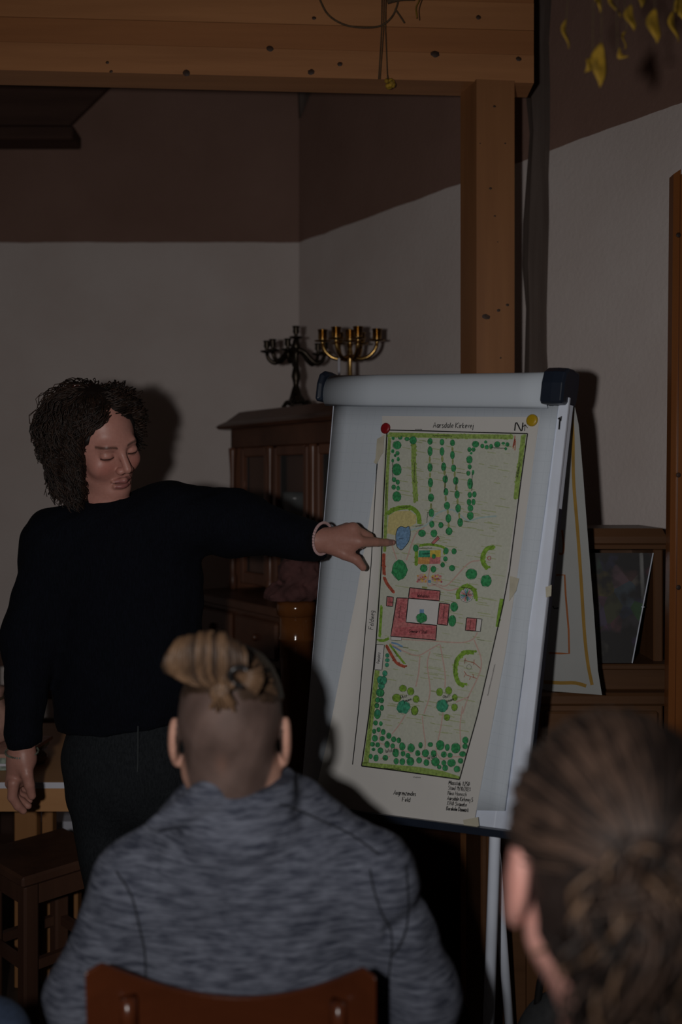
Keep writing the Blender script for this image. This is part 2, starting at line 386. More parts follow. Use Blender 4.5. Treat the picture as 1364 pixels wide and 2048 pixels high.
prof = [(.012, 1.672), (D0+.035, 1.672), (D0+.045, 1.682), (D0+.035, 1.690), (D0+.012, 1.702), (D0-.012, 1.722), (D0-.03, 1.738), (D0-.05, BZ), (.012, BZ)]
off = [.0, .03, .036, .03, .014, .0, -.012, -.02, -.02]
v = [rw(sL-o, d, z) for (d, z), o in zip(prof, off)]+[rw(sR+o, d, z) for (d, z), o in zip(prof, off)]; n = len(prof)
mb.add(v, [tuple(range(n)), tuple(range(n, 2*n))[::-1]]+[(i, i+n, (i+1) % n+n, (i+1) % n) for i in range(n)])
mb.build('cornice', M['walnut'], bf)
panes = [(490, 534), (556, 613), (641, 700), (716, 790)]
for i, (pa, pb) in enumerate(panes):
    a, c = rw_s(pa, D0), rw_s(pb, D0)
    fr = rbox(a-.02, a+.006, D0-.012, D0+.012, zc+.03, 1.595, .004); 
    for q in (rbox(c-.006, c+.02, D0-.012, D0+.012, zc+.03, 1.595, .004), rbox(a, c, D0-.012, D0+.010, zc+.03, zc+.075), rbox(a, c, D0-.012, D0+.010, 1.565, 1.60)): fr.add(q.v, q.f)
    o = fr.build('glazed_door', M['walnut_v'], bf)
    rbox(a, c, D0-.006, D0-.003, zc+.07, 1.57, 0).build('pane', M['glass'], o)
for px in (470, 545, 631, 708):
    s = rw_s(px, D0); c = rw(s, D0+.010, 0)
    pr = [(.011, zc), (.016, zc+.01), (.016, zc+.05), (.011, zc+.06), (.013, zc+.16), (.014, zc+.22), (.011, zc+.30), (.0095, 1.50), (.013, 1.56), (.015, 1.59), (.015, 1.60)]
    MB().lathe(pr, 14, Matrix.Translation(c)).build('half_column', M['walnut_v'], bf, True)
# crockery and glasses behind the panes
M['china'] = plain('grey_china', (.16, .17, .17), .25, 0, .15, 20); M['tumbler'] = glass('clear_tumbler', (.3, .33, .36)); M['tumbler'].node_tree.nodes['Principled BSDF'].inputs['Alpha'].default_value = .35
for k, (px, z, r, h, nm) in enumerate(((512, zc, .045, .14, 'jug'), (580, zc, .05, .17, 'jug'), (602, zc, .03, .11, 'tumbler'), (655, zc, .03, .12, 'tumbler'), (668, 1.335, .028, .12, 'tumbler'), (585, 1.335, .055, .10, 'bowl'), (510, 1.335, .05, .09, 'bowl'), (650, 1.335, .03, .12, 'tumbler'))):
    s = rw_s(px, .28); c = rw(s, .27, z+.0005)
    pf = {'jug': [(r*.6, 0), (r, .03), (r, h*.55), (r*.6, h*.8), (r*.7, h)], 'tumbler': [(r*.8, 0), (r*.85, h*.3), (r, h), (r*.93, h), (r*.75, .01)], 'bowl': [(r*.4, 0), (r*.5, .01), (r, h*.7), (r*1.05, h), (r*.9, h*.9)]}[nm]
    o = MB().lathe(pf, 16, Matrix.Translation(c)).build(nm, M['tumbler' if nm == 'tumbler' else 'china'], None, True)
    lab = ('small grey china jug behind the first glazed door of the buffet', 'wide grey china jug at the bottom of the buffet behind glass', 'clear drinking glass beside the wide china jug', 'clear drinking glass at the buffet bottom next to the easel', 'clear drinking glass on the buffet shelf nearest the easel', 'wide grey china bowl on the buffet shelf above the wide jug', 'shallow grey china bowl on the buffet shelf above the small jug', 'clear drinking glass on the buffet shelf beside another glass')[k]
    tag(o, lab, nm, 'crockery behind the buffet glass')

# ------------------------------------------------------------------ candelabra on the buffet
def cup(m, r, h, M4, n=14):
    return m.lathe([(r*.25, -.012), (r*.6, -.008), (r*1.9, -.004), (r*1.95, 0), (r*.6, .002), (r*.5, .006), (r*.95, h*.45), (r*.85, h*.8), (r*1.15, h), (r*.8, h), (r*.7, h*.5)], n, M4)
c0 = P(592, 808, 3.60); c0[2] = BZ+.0015
cd = thing('bronze_candelabrum', c0, 'tall dark bronze candelabrum with curved arms and scrolled feet on buffet', 'candelabrum')
k_ = 3.6/FPX
def cz(py): return (808-py)*k_
prof = [(.001, .010), (.030, .012), (.026, .022), (.016, cz(775)), (.010, cz(765)), (.012, cz(757)), (.017, cz(747)), (.013, cz(735)), (.008, cz(722)), (.007, cz(735)*0+cz(708)), (.011, cz(700)), (.012, cz(693)), (.016, cz(688)), (.012, cz(676)), (.007, cz(672)), (.001, cz(670))]
MB().lathe(prof, 16, Matrix.Translation(c0)).build('stem', M['bronze'], cd, True)
for a in (20, 140, 260):
    dx, dy = math.cos(math.radians(a)), math.sin(math.radians(a))
    pts = [c0+np.array([dx*r, dy*r, z]) for r, z in ((.012, .04), (.03, .016), (.045, .018), (.058, .006), (.066, .004))]
    MB().tube(spline(pts, 14), np.linspace(.011, .006, 14), 8).build('foot', M['bronze'], cd, True)
o = cup(MB(), .0125, .038, Matrix.Translation(c0+np.array([0, 0, cz(668)]))).build('candle_cup', M['bronze'], cd, True)
for k, (a, rr) in enumerate(((188, .105), (215, .098), (250, .075), (8, .105), (35, .095), (100, .08))):
    dx, dy = math.cos(math.radians(a)), math.sin(math.radians(a))
    pts = [c0+np.array([dx*r*rr, dy*r*rr, z]) for r, z in ((.05, cz(693)), (.28, cz(698)), (.5, cz(712)), (.72, cz(721)), (.92, cz(714)), (1, cz(703)))]
    o = MB().tube(spline(pts, 16), np.linspace(.0105, .0065, 16), 8).build('arm', M['bronze'], cd, True)
    cup(MB(), .0120, .036, Matrix.Translation(pts[-1]+np.array([0, 0, .010]))).build('candle_cup', M['bronze'], o, True)
c1 = P(700, 808, 3.36); c1[2] = BZ; k2 = 3.36/FPX
def cz2(py): return P(0, py, 3.36)[2]-BZ
cd = thing('brass_candelabrum', c1, 'shiny brass candelabrum with a ring of candle cups on buffet', 'candelabrum')
MB().lathe([(.045, 0), (.047, .008), (.04, .014), (.02, .022), (.012, .04), (.009, .07), (.008, cz2(745)), (.007, cz2(725)), (.010, cz2(715)), (.010, cz2(705)), (.007, cz2(698)), (.011, cz2(688))], 18, Matrix.Translation(c1)).build('stem', M['brass'], cd, True)
def bcup(base, h=.036): return MB().lathe([(.005, -.012), (.008, -.006), (.006, -.002), (.027, 0), (.028, .002), (.009, .003), (.015, .008), (.015, h), (.0175, h), (.0175, h+.003), (.013, h+.003), (.013, .012)], 16, Matrix.Translation(base))
bcup(c1+np.array([0, 0, cz2(683)])).build('candle_cup', M['brass'], cd, True)
for k, a in enumerate((182, 232, 290, -12, 60, 120)):
    rr = .092 if k in (0, 3) else .075; dx, dy = math.cos(math.radians(a)), math.sin(math.radians(a))
    pts = [c1+np.array([dx*r*rr, dy*r*rr, z]) for r, z in ((.06, cz2(712)), (.35, cz2(718)), (.65, cz2(715)), (.9, cz2(703)), (1, cz2(690)))]
    o = MB().tube(spline(pts, 14), .0066, 8).build('arm', M['brass'], cd, True)
    bcup(pts[-1]+np.array([0, 0, .012])).build('candle_cup', M['brass'], o, True)
c = P(678, 805, 3.30); c[2] = BZ
m_ = MB().lathe([(.016, 0), (.016, .004), (.006, .008), (.0045, .02), (.0045, cz2(722)), (.002, cz2(720))], 12, Matrix.Translation(c))
tag(m_.build('taper_candle', M['paperwhite'], None, True), 'thin pale taper candle standing beside the brass candelabrum', 'candle')

# ------------------------------------------------------------------ turned wooden stand with pink cloth, in front of the buffet
c = P(592, 1200, 2.92); ct = c[2]; c[2] = 0
st = thing('turned_stand', c, 'glossy turned wooden plant stand in front of the dark buffet', 'stand')
MB().lathe([(.10, 0), (.10, .02), (.06, .05), (.035, .10), (.03, .3), (.042, .45), (.035, .6), (.03, .75), (.040, .84), (.048, ct-.17), (.047, ct-.12), (.052, ct-.115), (.052, ct-.108), (.049, ct-.10), (.050, ct-.045)], 28, Matrix.Translation(c)).build('column', M['pot'], st, True)
MB().lathe([(.050, ct-.045), (.056, ct-.042), (.058, ct-.02), (.056, ct-.006), (.045, ct)], 28, Matrix.Translation(c)).build('rim', M['pot'], st, True)

# ------------------------------------------------------------------ carved sideboard at right, with a low shelf unit and a leaning framed photo
YS = 2.42
sb = thing('oak_sideboard', (.60, YS+.15, 0), 'oak sideboard with low open upper shelf and cornice beside tall board', 'cabinet')
zl = P(0, 1386, YS)[2]; xr = (1334-CX)/FPX*YS; xl = .34
def sbox(px0, px1, y0, y1, z0, z1, bev=.004): return MB().box((px0, y0, z0), (px1, y1, z1), bev=bev)
sbox(xl, xr-.005, YS+.012, YS+.30, .06, zl-.03).build('base_body', M['oak'], sb)
sbox(xl+.01, xr-.02, YS+.03, YS+.29, 0, .06).build('plinth', M['oak'], sb)
sbox(xl-.015, xr+.008, YS-.004, YS+.30, zl-.032, zl, .007).build('ledge', M['oak'], sb)
n = 3
for k in range(n):
    a = xl+.012+k*(xr-xl-.02)/n; bb = a+(xr-xl-.02)/n-.012
    o = sbox(a, bb, YS-.002, YS+.014, zl-.20, zl-.045, .005).build('drawer', M['oak'], sb)
    MB().lathe([(.004, 0), (.011, .008), (.012, .014), (.003, .019)], 10, Matrix.Translation(((a+bb)/2, YS-.002, zl-.12)) @ Matrix.Rotation(math.pi/2, 4, 'X')).build('knob', M['brass'], o, True)
    o = sbox(a, bb, YS-.002, YS+.014, .09, zl-.215, .005).build('door', M['oak_v'], sb)
    sbox(a+.035, bb-.035, YS-.009, YS-.001, .14, zl-.26, .006).build('door_panel', M['oak'], o)
YU = YS+.06; zu0 = P(0, 1373, YU)[2]; zu1 = P(0, 1330, YU)[2]; zt = P(0, 1057, YU)[2]; ux1 = (1330-CX)/FPX*YU; ux0 = .52
sbox(ux0, ux1, YU-.030, YU+.20, zl-.001, zu1, .005).build('drawer_rail', M['oak'], sb)
sbox(ux0-.004, ux1+.006, YU-.045, YU+.20, zu1-.004, zu1+.010, .003).build('lower_shelf', M['oak'], sb)
sbox(ux1-.028, ux1-.004, YU, YU+.20, zu1, zt-.05).build('side_post', M['oak_v'], sb)
sbox(ux0, ux0+.025, YU, YU+.20, zu1, zt-.05).build('side_post', M['oak_v'], sb)
sbox(ux0+.02, ux1-.02, YU+.185, YU+.198, zu1, zt-.05).build('back_panel', M['oak'], sb)
pr = [(-.0, zt-.052), (-.014, zt-.050), (-.016, zt-.040), (-.006, zt-.036), (-.003, zt-.02), (.006, zt), (.20, zt), (.20, zt-.052)]
v = []; 
for side, sx in ((ux0, -1), (ux1, 1)): v += [(side+sx*max(-.006, -d)*(.9), YU+d, z) for d, z in pr]
n = len(pr)
mk('cornice', v, [tuple(range(n)), tuple(range(n, 2*n))[::-1]]+[(i, i+n, (i+1) % n+n, (i+1) % n) for i in range(n)], M['oak'], sb)
# framed photograph, leaning sideways inside
A, B_, C_, D_ = P(1180, 1106, YU-.010), P(1306, 1106, YU-.010), P(1264, 1319, YU-.034), P(1150, 1319, YU-.034)
C_[2] = D_[2] = zu1+.0115
fp = thing('framed_photo', (C_+D_)/2, 'frameless glass picture of a crowded gathering leaning in the oak sideboard', 'picture')
def quadbox(q, th, nrm): return [tuple(p) for p in q]+[tuple(p+nrm*th) for p in q]
nn = np.cross(B_-A, D_-A); nn /= np.linalg.norm(nn); nn = nn if nn[1] > 0 else -nn
QF = [(3,2,1,0),(4,5,6,7),(0,1,5,4),(1,2,6,5),(2,3,7,6),(3,0,4,7)]
mp, t, bs = nt('photo_print'); vo = t.nodes.new('ShaderNodeTexVoronoi'); vo.inputs['Scale'].default_value = 26; L(t, coords(t, (1, 1, .7)), vo.inputs['Vector'])
cc = mix(t, .87, vo.outputs['Color'], (.050, .036, .034)); cc = mix(t, ramp(t, noise(t, coords(t), 14), [(.45, (0, 0, 0)), (.6, (1, 1, 1))]), (.02, .016, .018), cc); L(t, cc, bs.inputs['Base Color']); bs.inputs['Roughness'].default_value = .5
mk('print', quadbox([A, B_, C_, D_], .003, nn), QF, mp, fp)
mk('glass_sheet', quadbox([p-nn*.0035 for p in (A, B_, C_, D_)], .0025, nn), QF, M['glass'], fp)
MB().tube([B_-nn*.001, C_-nn*.001], .0016, 6).build('glass_edge', M['alu'], fp)
m_ = MB().lathe([(.001, 0), (.004, .001), (.004, .003), (.001, .004)], 8, Matrix.Translation((B_*.5+C_*.5)-nn*.003)); m_.build('clip', M['alu'], fp)
# dark grey bag on the floor in front of the sideboard
c = P(1110, 2060, 2.25); c[2] = 0

# ------------------------------------------------------------------ table with things on it, stool and things below at left
YT = 2.55; zt = P(0, 1564, YT)[2]; xr = (190-CX)/FPX*YT
tb = thing('light_table', (-1.2, YT+.3, 0), 'light wooden table with white edged top behind the standing woman', 'table')
MB().box((-1.75, YT, zt-.016), (xr, YT+.62, zt), bev=.001).build('tabletop', M['birch'], tb)
MB().box((-1.75, YT-.003, zt-.0155), (xr, YT+.0005, zt-.0005)).build('edge_strip', M['paperwhite'], tb)
MB().box((-1.74, YT+.004, P(0, 1624, YT)[2]), (xr-.01, YT+.03, zt-.016)).build('apron', M['birch'], tb)
MB().box((-1.74, YT+.58, P(0, 1624, YT)[2]), (xr-.01, YT+.605, zt-.016)).build('apron', M['birch'], tb)
Yl = 2.91
for pa, pb, yo in ((28, 73, 0), (77, 99, .03), (143, 152, .02)):
    MB().box(((pa-CX)/FPX*Yl, Yl+yo, 0), ((pb-CX)/FPX*Yl, Yl+yo+.045, zt-.016), bev=.003).build('leg', M['birch_v'], tb)
MB().box((-1.70, Yl, 0), (-1.64, Yl+.045, zt-.016), bev=.003).build('leg', M['birch_v'], tb)
MB().box((-1.66, Yl+.01, zt-.09), ((99-CX)/FPX*Yl, Yl+.04, zt-.016)).build('rail', M['birch'], tb)
# magazines
z = zt+.0006; grp = 'magazines stacked on the light table'
for k, (m, lab, th) in enumerate((('maggreen', 'grey green magazine lowest in the stack on the light table', .012), ('paperwhite', 'white paper pad above the lowest magazine on the light table', .008), ('maggreen', 'speckled green magazine in the middle of the table stack', .016), ('magpink', 'pale pink magazine on top of the table stack', .010))):
    cxm = (-18-CX)/FPX*2.72; mb = MB().box((-.13, -.10, 0), (.13, .10, th), rotz(.1-.07*k, (cxm-.02+.006*k, 2.74, z)), .001)
    o = mb.build('magazine', M[m]); tag(o, lab, 'magazine', grp); z += th+.0004
# a pink pouch standing on the stack
v_ = []
pp = thing('pink_pouch', (cxm-.03, 2.75, z), 'soft pink cloth pouch standing on the magazine stack', 'pouch')
MB().lathe([(.05, 0), (.075, .015), (.08, .06), (.066, .10), (.05, .125), (.056, .15), (.04, .152)], 18, Matrix.Translation((cxm-.03, 2.75, z))).build('bag', M['magpink'], pp, True)
MB().tube([(cxm-.03+.052*math.cos(a), 2.75+.052*math.sin(a), z+.123) for a in np.linspace(0, 6.28, 20)[:-1]], .004, 6, closed=True).build('drawstring', M['rope'], pp, True)
c = P(68, 1526, 2.72); c[2] = zt+.0004
mb = MB(); mb.lathe([(.005, 0), (.024, .001), (.030, .010), (.030, .022), (.022, .032), (.005, .036)], 16, Matrix.Translation(c) @ Matrix.Diagonal((1.15, .8, 1, 1)))
tag(mb.build('bread_roll', M['bread'], None, True), 'brown crusty bread roll on the light table', 'bread')
c = P(88, 1522, 2.76); c[2] = zt+.0004
tag(MB().box((c[0]-.004, c[1]-.02, c[2]), (c[0]+.006, c[1]+.02, c[2]+.03), bev=.002).build('paper_tag', M['paperwhite']), 'small white folded card beside the bread roll', 'card')
# dark ladder-back chair behind the table
c = np.array([P(70, 0, 3.6)[0], 3.78, 0])
ch = thing('ladder_chair', c, 'dark wooden ladder-back chair behind the light table', 'chair')
for sx in (-.19, .19):
    MB().box((c[0]+sx-.018, c[1]-.14, 0), (c[0]+sx+.018, c[1]-.105, .88), bev=.004).build('post', M['stool'], ch)
    MB().box((c[0]+sx-.018, c[1]+.20, 0), (c[0]+sx+.018, c[1]+.235, .44), bev=.004).build('leg', M['stool'], ch)
MB().box((c[0]-.21, c[1]-.14, .44), (c[0]+.21, c[1]+.25, .47), bev=.006).build('seat', M['stool'], ch)
for zz in (.56, .68, .80): MB().box((c[0]-.172, c[1]-.132, zz), (c[0]+.172, c[1]-.115, zz+.05), bev=.003).build('slat', M['stool'], ch)
# white box with an orange stripe on a low dark bench under the table
c = P(116, 0, 3.30); zb = P(0, 1690, 3.3)[2]
bn = thing('low_bench', (c[0], 3.42, 0), 'low dark bench under the light table', 'bench')
MB().box((c[0]-.45, 3.30, zb-.075), (c[0]+.45, 3.55, zb-.05), bev=.003).build('seat', M['stool'], bn)
for sx in (-.4, .4): MB().box((c[0]+sx-.02, 3.32, 0), (c[0]+sx+.02, 3.53, zb-.075)).build('leg', M['stool'], bn)
bx = thing('white_box', (c[0]+.0, 3.40, zb-.05), 'white paper box with an orange stripe on the low bench', 'box')
MB().box((c[0]-.10, 3.32, zb-.0495), (c[0]+.10, 3.5, zb+.07), bev=.002).build('carton', M['paperwhite'], bx)
MB().box((c[0]-.1005, 3.3185, zb-.035), (c[0]+.1005, 3.3205, zb-.028)).build('stripe', M['orange'], bx)
# dark stool, one corner towards the room
zs_ = .475; Y0 = (EYE-zs_)*FPX/(1757-CY); cxs, cys = P(45, 1757, Y0)[:2]; rot = math.radians(57); S_ = .265
Ms = rotz(rot, (cxs, cys, 0))
sl = thing('wooden_stool', (cxs, cys+.2, 0), 'dark wooden stool pushed under the light table', 'stool')
MB().box((-.0, -.0, zs_-.028), (S_, S_, zs_), rotz(rot-math.radians(12), (cxs, cys, 0)), .006).build('seat', M['stool'], sl)
Ms = rotz(rot-math.radians(12), (cxs, cys, 0))
for a, b in ((.012, .012), (S_-.054, .012), (.012, S_-.054), (S_-.054, S_-.054)): MB().box((a, b, 0), (a+.042, b+.042, zs_-.028), Ms, .006).build('leg', M['stool'], sl)
for a, b, c_, d in ((.05, .02, S_-.05, .038), (.02, .05, .038, S_-.05), (.05, S_-.04, S_-.05, S_-.022), (S_-.04, .05, S_-.022, S_-.05)):
    MB().box((a, b, zs_-.085), (c_, d, zs_-.028), Ms).build('apron', M['stool'], sl)
    MB().box((a, b, .22), (c_, d, .245), Ms).build('stretcher', M['stool'], sl)

# ------------------------------------------------------------------ flip chart: the board plane, from its four corners in the photograph
BN = np.array([-.635, -.752, .170]); BN /= np.linalg.norm(BN)           # towards the viewer
B0 = P(800, 1200, 2.40)
def onb(px, py, off=0.0):                              # pixel -> point on the board plane, lifted by off
    d = np.array([(px-CX)/FPX, 1.0, (CY-py)/FPX]); o = np.array([0, 0, EYE]); q = B0+BN*off
    return o+d*(np.dot(q-o, BN)/np.dot(d, BN))
BU = onb(1100, 800)-onb(700, 800); BU /= np.linalg.norm(BU)
BV = np.cross(BN, BU)
def slabq(px, th, off=0, name='slab', m=None, parent=None, sub=1):     # quad outline in pixels -> plate of thickness th behind its face
    f = [onb(x, y, off) for x, y in px]; b = [p-BN*th for p in f]
    return mk(name, f+b, QF, m, parent)
foot = onb(820, 1640); foot[2] = 0
fc = thing('flip_chart', foot, 'flip chart easel with squared paper pad and navy corner caps', 'flip chart')
TL, TR, BR, BL = (668, 790), (1136, 790), (1040, 1668), (600, 1612)
slabq([TL, TR, BR, BL], .012, 0, 'white_board', M['white'], fc)
# rails left and right, with a raised lip
def rail(pa, pb, wpx, name):
    (xa, ya), (xb, yb) = pa, pb
    q = [(xa-wpx/2, ya), (xa+wpx/2, ya), (xb+wpx/2, yb), (xb-wpx/2, yb)]
    o = slabq(q, .022, .006, name, M['alu'], fc)
    g = [(xa-wpx*.12, ya), (xa+wpx*.5, ya), (xb+wpx*.5, yb), (xb-wpx*.12, yb)]
    slabq(g, .006, .0115, 'rail_lip', M['alu'], o)
    g = [(xa+wpx*.30, ya), (xa+wpx*.5, ya), (xb+wpx*.5, yb), (xb+wpx*.30, yb)]
    slabq(g, .006, .0145, 'rail_lip', M['alu'], o)
rail((1124, 795), (1027, 1660), 29, 'rail')
# dark edge of the rail behind
slabq([(1136, 800), (1142, 800), (1046, 1672), (1040, 1672)], .014, -.004, 'back_edge', M['navy'], fc)
# tray along the bottom
q = [(590, 1607), (1046, 1667), (1046, 1682), (590, 1622)]
f_ = [onb(x, y, .028) for x, y in q]; b_ = [p-BN*.045 for p in f_]
mk('pen_tray', f_+b_, QF, M['navy'], fc)
# pad: sheets on the board
PADQ = [(668, 812), (1116, 812), (1008, 1622), (600, 1611)]
def bil(q, u, v):
    a, b, c, d = [np.array(p, float) for p in q]; return (a*(1-u)+b*u)*(1-v)+(d*(1-u)+c*u)*v
n = 16; vv = []; cc = []; ff = []
for i in range(n+1):
    for j in range(n+1):
        x, y = bil(PADQ, j/n, i/n); p = onb(x, y, .009+.002*math.sin(j*.5)*math.sin(i*.4)); vv.append(p)
        r = p-onb(668, 812); cc.append((np.dot(r, BU)+.3, 1.3+np.dot(r, BV), 0))
for i in range(n):
    for j in range(n): a = i*(n+1)+j; ff.append((a, a+n+1, a+n+2, a+1))
pad = mk('paper_pad', vv, ff, M['pad'], fc, True, col=np.array(cc))
bd = pad.modifiers.new('thick', 'SOLIDIFY'); bd.thickness = .006; bd.offset = -1 if True else 1
# turned-over sheets rolled over the top edge: a swept roll
mb = MB(); prof = []
def rollpt(px, a):                                     # a: profile angle
    base = onb(px, 784, .0); r = .041
    return base+BN*(.004+r*.62*math.cos(a))+BV*(r*math.sin(a))*1.0
nA = 20; cols = [662, 760, 860, 960, 1050, 1106]
cut = []
for px in cols:
    ring = []
    for k in range(nA):
        a = -1.25+(math.pi+.9+1.25)*k/(nA-1); ring.append(rollpt(px, a))
    cut.append(ring)
v = [p for r in cut for p in r]; f = [(i*nA+k, i*nA+k+1, (i+1)*nA+k+1, (i+1)*nA+k) for i in range(len(cols)-1) for k in range(nA-1)]
ro = mk('turned_over_sheets', v, f, M['pad'], fc, True, col=np.array([(np.dot(p, BU)*0+.012+.02*((i//nA)*0), .012, 0) for i, p in enumerate(v)]))
m2 = ro.modifiers.new('thick', 'SOLIDIFY'); m2.thickness = .003
# end caps
for px0, px1, nm in ((1102, 1146, 'corner_cap'), (655, 664, 'corner_cap')):
    prof = [(-.052, .040), (-.046, .047), (.0, .050), (.030, .045), (.044, .028), (.047, .0), (.045, -.03), (.0, -.034), (-.03, -.032), (-.046, -.028)]
    def cap(px, s): return [onb(px, 775, 0)+BV*(a*s)*.85+BN*(b*s*.9) for a, b in prof]
    rings = [cap(px0, .97), cap(px0+2, 1.03), cap((px0+px1)/2, 1.04), cap(px1-3, 1.0), cap(px1, .86)]; n = len(prof)
    v = [p for r in rings for p in r]; f = [(i*n+k, (i+1)*n+k, (i+1)*n+(k+1) % n, i*n+(k+1) % n) for i in range(4) for k in range(n)]
    f += [tuple(range(n)), tuple(range(4*n, 5*n))[::-1]]
    o = mk(nm, v, f, M['navy'], fc, False)
    bv = o.modifiers.new('round', 'BEVEL'); bv.width = .004; bv.segments = 2
# legs
lg = [onb(990, 1674, -.012), np.array(P(968, 2318, EYE*FPX/(2318-CY)))]
MB().tube([lg[0]+BV*.25, lg[0], lg[1]], .0125, 12).build('leg', M['alu'], fc, True)
MB().lathe([(.015, 0), (.017, .02), (.015, .035)], 12, Matrix.Translation((*lg[1][:2], 0))).build('rubber_foot', M['navy'], fc, True)
l2 = onb(655, 1614, -.012); d = lg[1]-lg[0]; e2 = l2+d*(l2[2]/-d[2])
MB().tube([l2+BV*.25, l2, e2], .0125, 12).build('leg', M['alu'], fc, True)
MB().lathe([(.015, 0), (.017, .02), (.015, .035)], 12, Matrix.Translation((*e2[:2], 0))).build('rubber_foot', M['navy'], fc, True)
hinge = onb(985, 1630, -.03); l3 = P(1031, 2204, EYE*FPX/(2204-CY))
MB().tube([hinge, l3], .011, 12).build('leg', M['alu'], fc, True)
MB().lathe([(.014, 0), (.016, .02), (.014, .032)], 12, Matrix.Translation((*l3[:2], 0))).build('rubber_foot', M['navy'], fc, True)
# black mark on the rail
def ink(parts, off, name, m, parent, w):                # strokes in pixels -> flat ribbons on the board plane
    mb = MB()
    for st in parts: ribbon(mb, st, w, off)
    return mb.build(name, m, parent)
def ribbon(mb, st, w, off, place=None):
    place = place or onb
    st = [np.array(p, float) for p in st]; Lf = []; Rt = []
    for i, p in enumerate(st):
        t = st[min(i+1, len(st)-1)]-st[max(i-1, 0)]; t /= np.linalg.norm(t)+1e-9; nn = np.array([-t[1], t[0]])*w/2
        Lf.append(place(*(p+nn), off)); Rt.append(place(*(p-nn), off))
    n = len(st); mb.add(Lf+Rt, [(i, i+1, n+i+1, n+i) for i in range(n-1)])
ink([[(1116, 838), (1123, 833), (1121, 842)], [(1120, 836), (1118, 859)]], .0152, 'mark', M['ink'], fc, 3.2)

# sheets hanging down behind the easel, with marker lines
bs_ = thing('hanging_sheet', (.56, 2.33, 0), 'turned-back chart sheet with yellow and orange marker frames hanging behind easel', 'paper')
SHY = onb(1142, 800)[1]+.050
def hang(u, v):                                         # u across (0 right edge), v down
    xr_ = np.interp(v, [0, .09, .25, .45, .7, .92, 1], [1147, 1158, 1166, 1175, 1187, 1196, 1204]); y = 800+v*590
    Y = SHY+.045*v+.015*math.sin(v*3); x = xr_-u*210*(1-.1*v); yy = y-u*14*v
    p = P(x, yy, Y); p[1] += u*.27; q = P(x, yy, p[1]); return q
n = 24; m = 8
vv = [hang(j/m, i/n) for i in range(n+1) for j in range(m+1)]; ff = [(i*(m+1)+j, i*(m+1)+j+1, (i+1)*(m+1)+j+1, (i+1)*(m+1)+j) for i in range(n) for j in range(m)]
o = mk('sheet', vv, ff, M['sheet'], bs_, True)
M['marker_y'] = plain('yellow_marker', (.36, .21, .04), .8); M['marker_o'] = plain('orange_marker', (.36, .12, .04), .8)
def hplace(px, py, off):
    v = (py-800)/590; xr_ = np.interp(v, [0, .09, .25, .45, .7, .92, 1], [1147, 1158, 1166, 1175, 1187, 1196, 1204]); u = (xr_-px)/(210*(1-.1*v))
    v = (py+u*14*v-800)/590; p = hang(u, v); d = np.array([0, 0, EYE])-p; return p+d/np.linalg.norm(d)*.0015
mb = MB(); ribbon(mb, spline([(1143, 815), (1146, 880), (1147, 960), (1155, 1060), (1162, 1160), (1169, 1270), (1176, 1330), (1184, 1370)], 24), 6.5, 0, hplace)
ribbon(mb, spline([(1086, 1364), (1120, 1366), (1150, 1366), (1172, 1372)], 10), 7, 0, hplace); mb.build('yellow_line', M['marker_y'], o)
mb = MB(); ribbon(mb, spline([(1124, 1060), (1127, 1090), (1125, 1107), (1118, 1107)], 10), 4, 0, hplace)
ribbon(mb, [(1112, 1150), (1129, 1150), (1131, 1190), (1137, 1260), (1138, 1307), (1120, 1307), (1097, 1306)], 3.6, 0, hplace); mb.build('orange_frame', M['marker_o'], o)
mb = MB(); ribbon(mb, [(1105, 1212), (1108, 1217), (1117, 1216)], 2.4, 0, hplace); mb.build('black_mark', M['ink'], o)

# ------------------------------------------------------------------ the map sheet on the pad
mpx = thing('garden_map', onb(830, 1640, .012), 'large hand-drawn coloured garden plan taped to the flip chart pad', 'map')
LE = [(862, 764), (930, 756), (1060, 735), (1200, 711), (1330, 684), (1480, 655), (1640, 618)]
def ledge_x(py): return np.interp(py, [a for a, _ in LE], [b for _, b in LE])
def redge_x(py): return np.interp(py, [830, 1100, 1300, 1500, 1668], [1080, 1042, 1012, 975, 944])
def lift(px, py):
    t = np.clip((px-ledge_x(py))/(.72*(np.interp(py, [862, 1000, 1140, 1285, 1430, 1532, 1660], [774, 767, 762, 752, 738, 723, 705])-ledge_x(py))), 0, 1); return .0115+.022*(1-t)**2*np.clip((py-900)/260, 0, 1)
def onm(px, py, off=0.0): return onb(px, py, lift(px, py)+off)
rows = np.linspace(0, 1, 31); colsu = np.concatenate([np.linspace(0, .25, 9), np.linspace(.3, 1, 12)])
vv = []; ff = []
for i, t in enumerate(rows):
    for u in colsu:
        yl = 832+t*(1604-832); yr = 834+t*(1664-834); y = yl+(yr-yl)*u; 
        x = ledge_x(y)*(1-u)+redge_x(y)*u; vv.append(onm(x, y))
m = len(colsu)
ff = [(i*m+j, (i+1)*m+j, (i+1)*m+j+1, i*m+j+1) for i in range(len(rows)-1) for j in range(m-1)]
sheet = mk('map_sheet', vv, ff, M['paper'], mpx, True)
GM = {k: plain('crayon_'+k, tuple(min(.8, q*1.7) for q in c), .85, 0, v, 160, 0, .2) for k, (c, v) in dict(tree=((.025, .155, .058), .45), tree2=((.030, .17, .10), .45), leaf=((.115, .205, .028), .4), hedge=((.15, .215, .055), .35), olive=((.165, .185, .075), .3),
    sand=((.33, .29, .13), .15), blue=((.095, .17, .27), .3), lblue=((.22, .29, .28), .1), red=((.25, .055, .065), .4), roof=((.30, .105, .105), .3), brick=((.22, .05, .03), .4), pink=((.31, .22, .19), .1),
    grass=((.225, .25, .145), .1), field=((.300, .308, .262), .06), orange=((.34, .18, .06), .3), yellow=((.35, .27, .05), .2), white=((.36, .355, .345), .02)).items()}
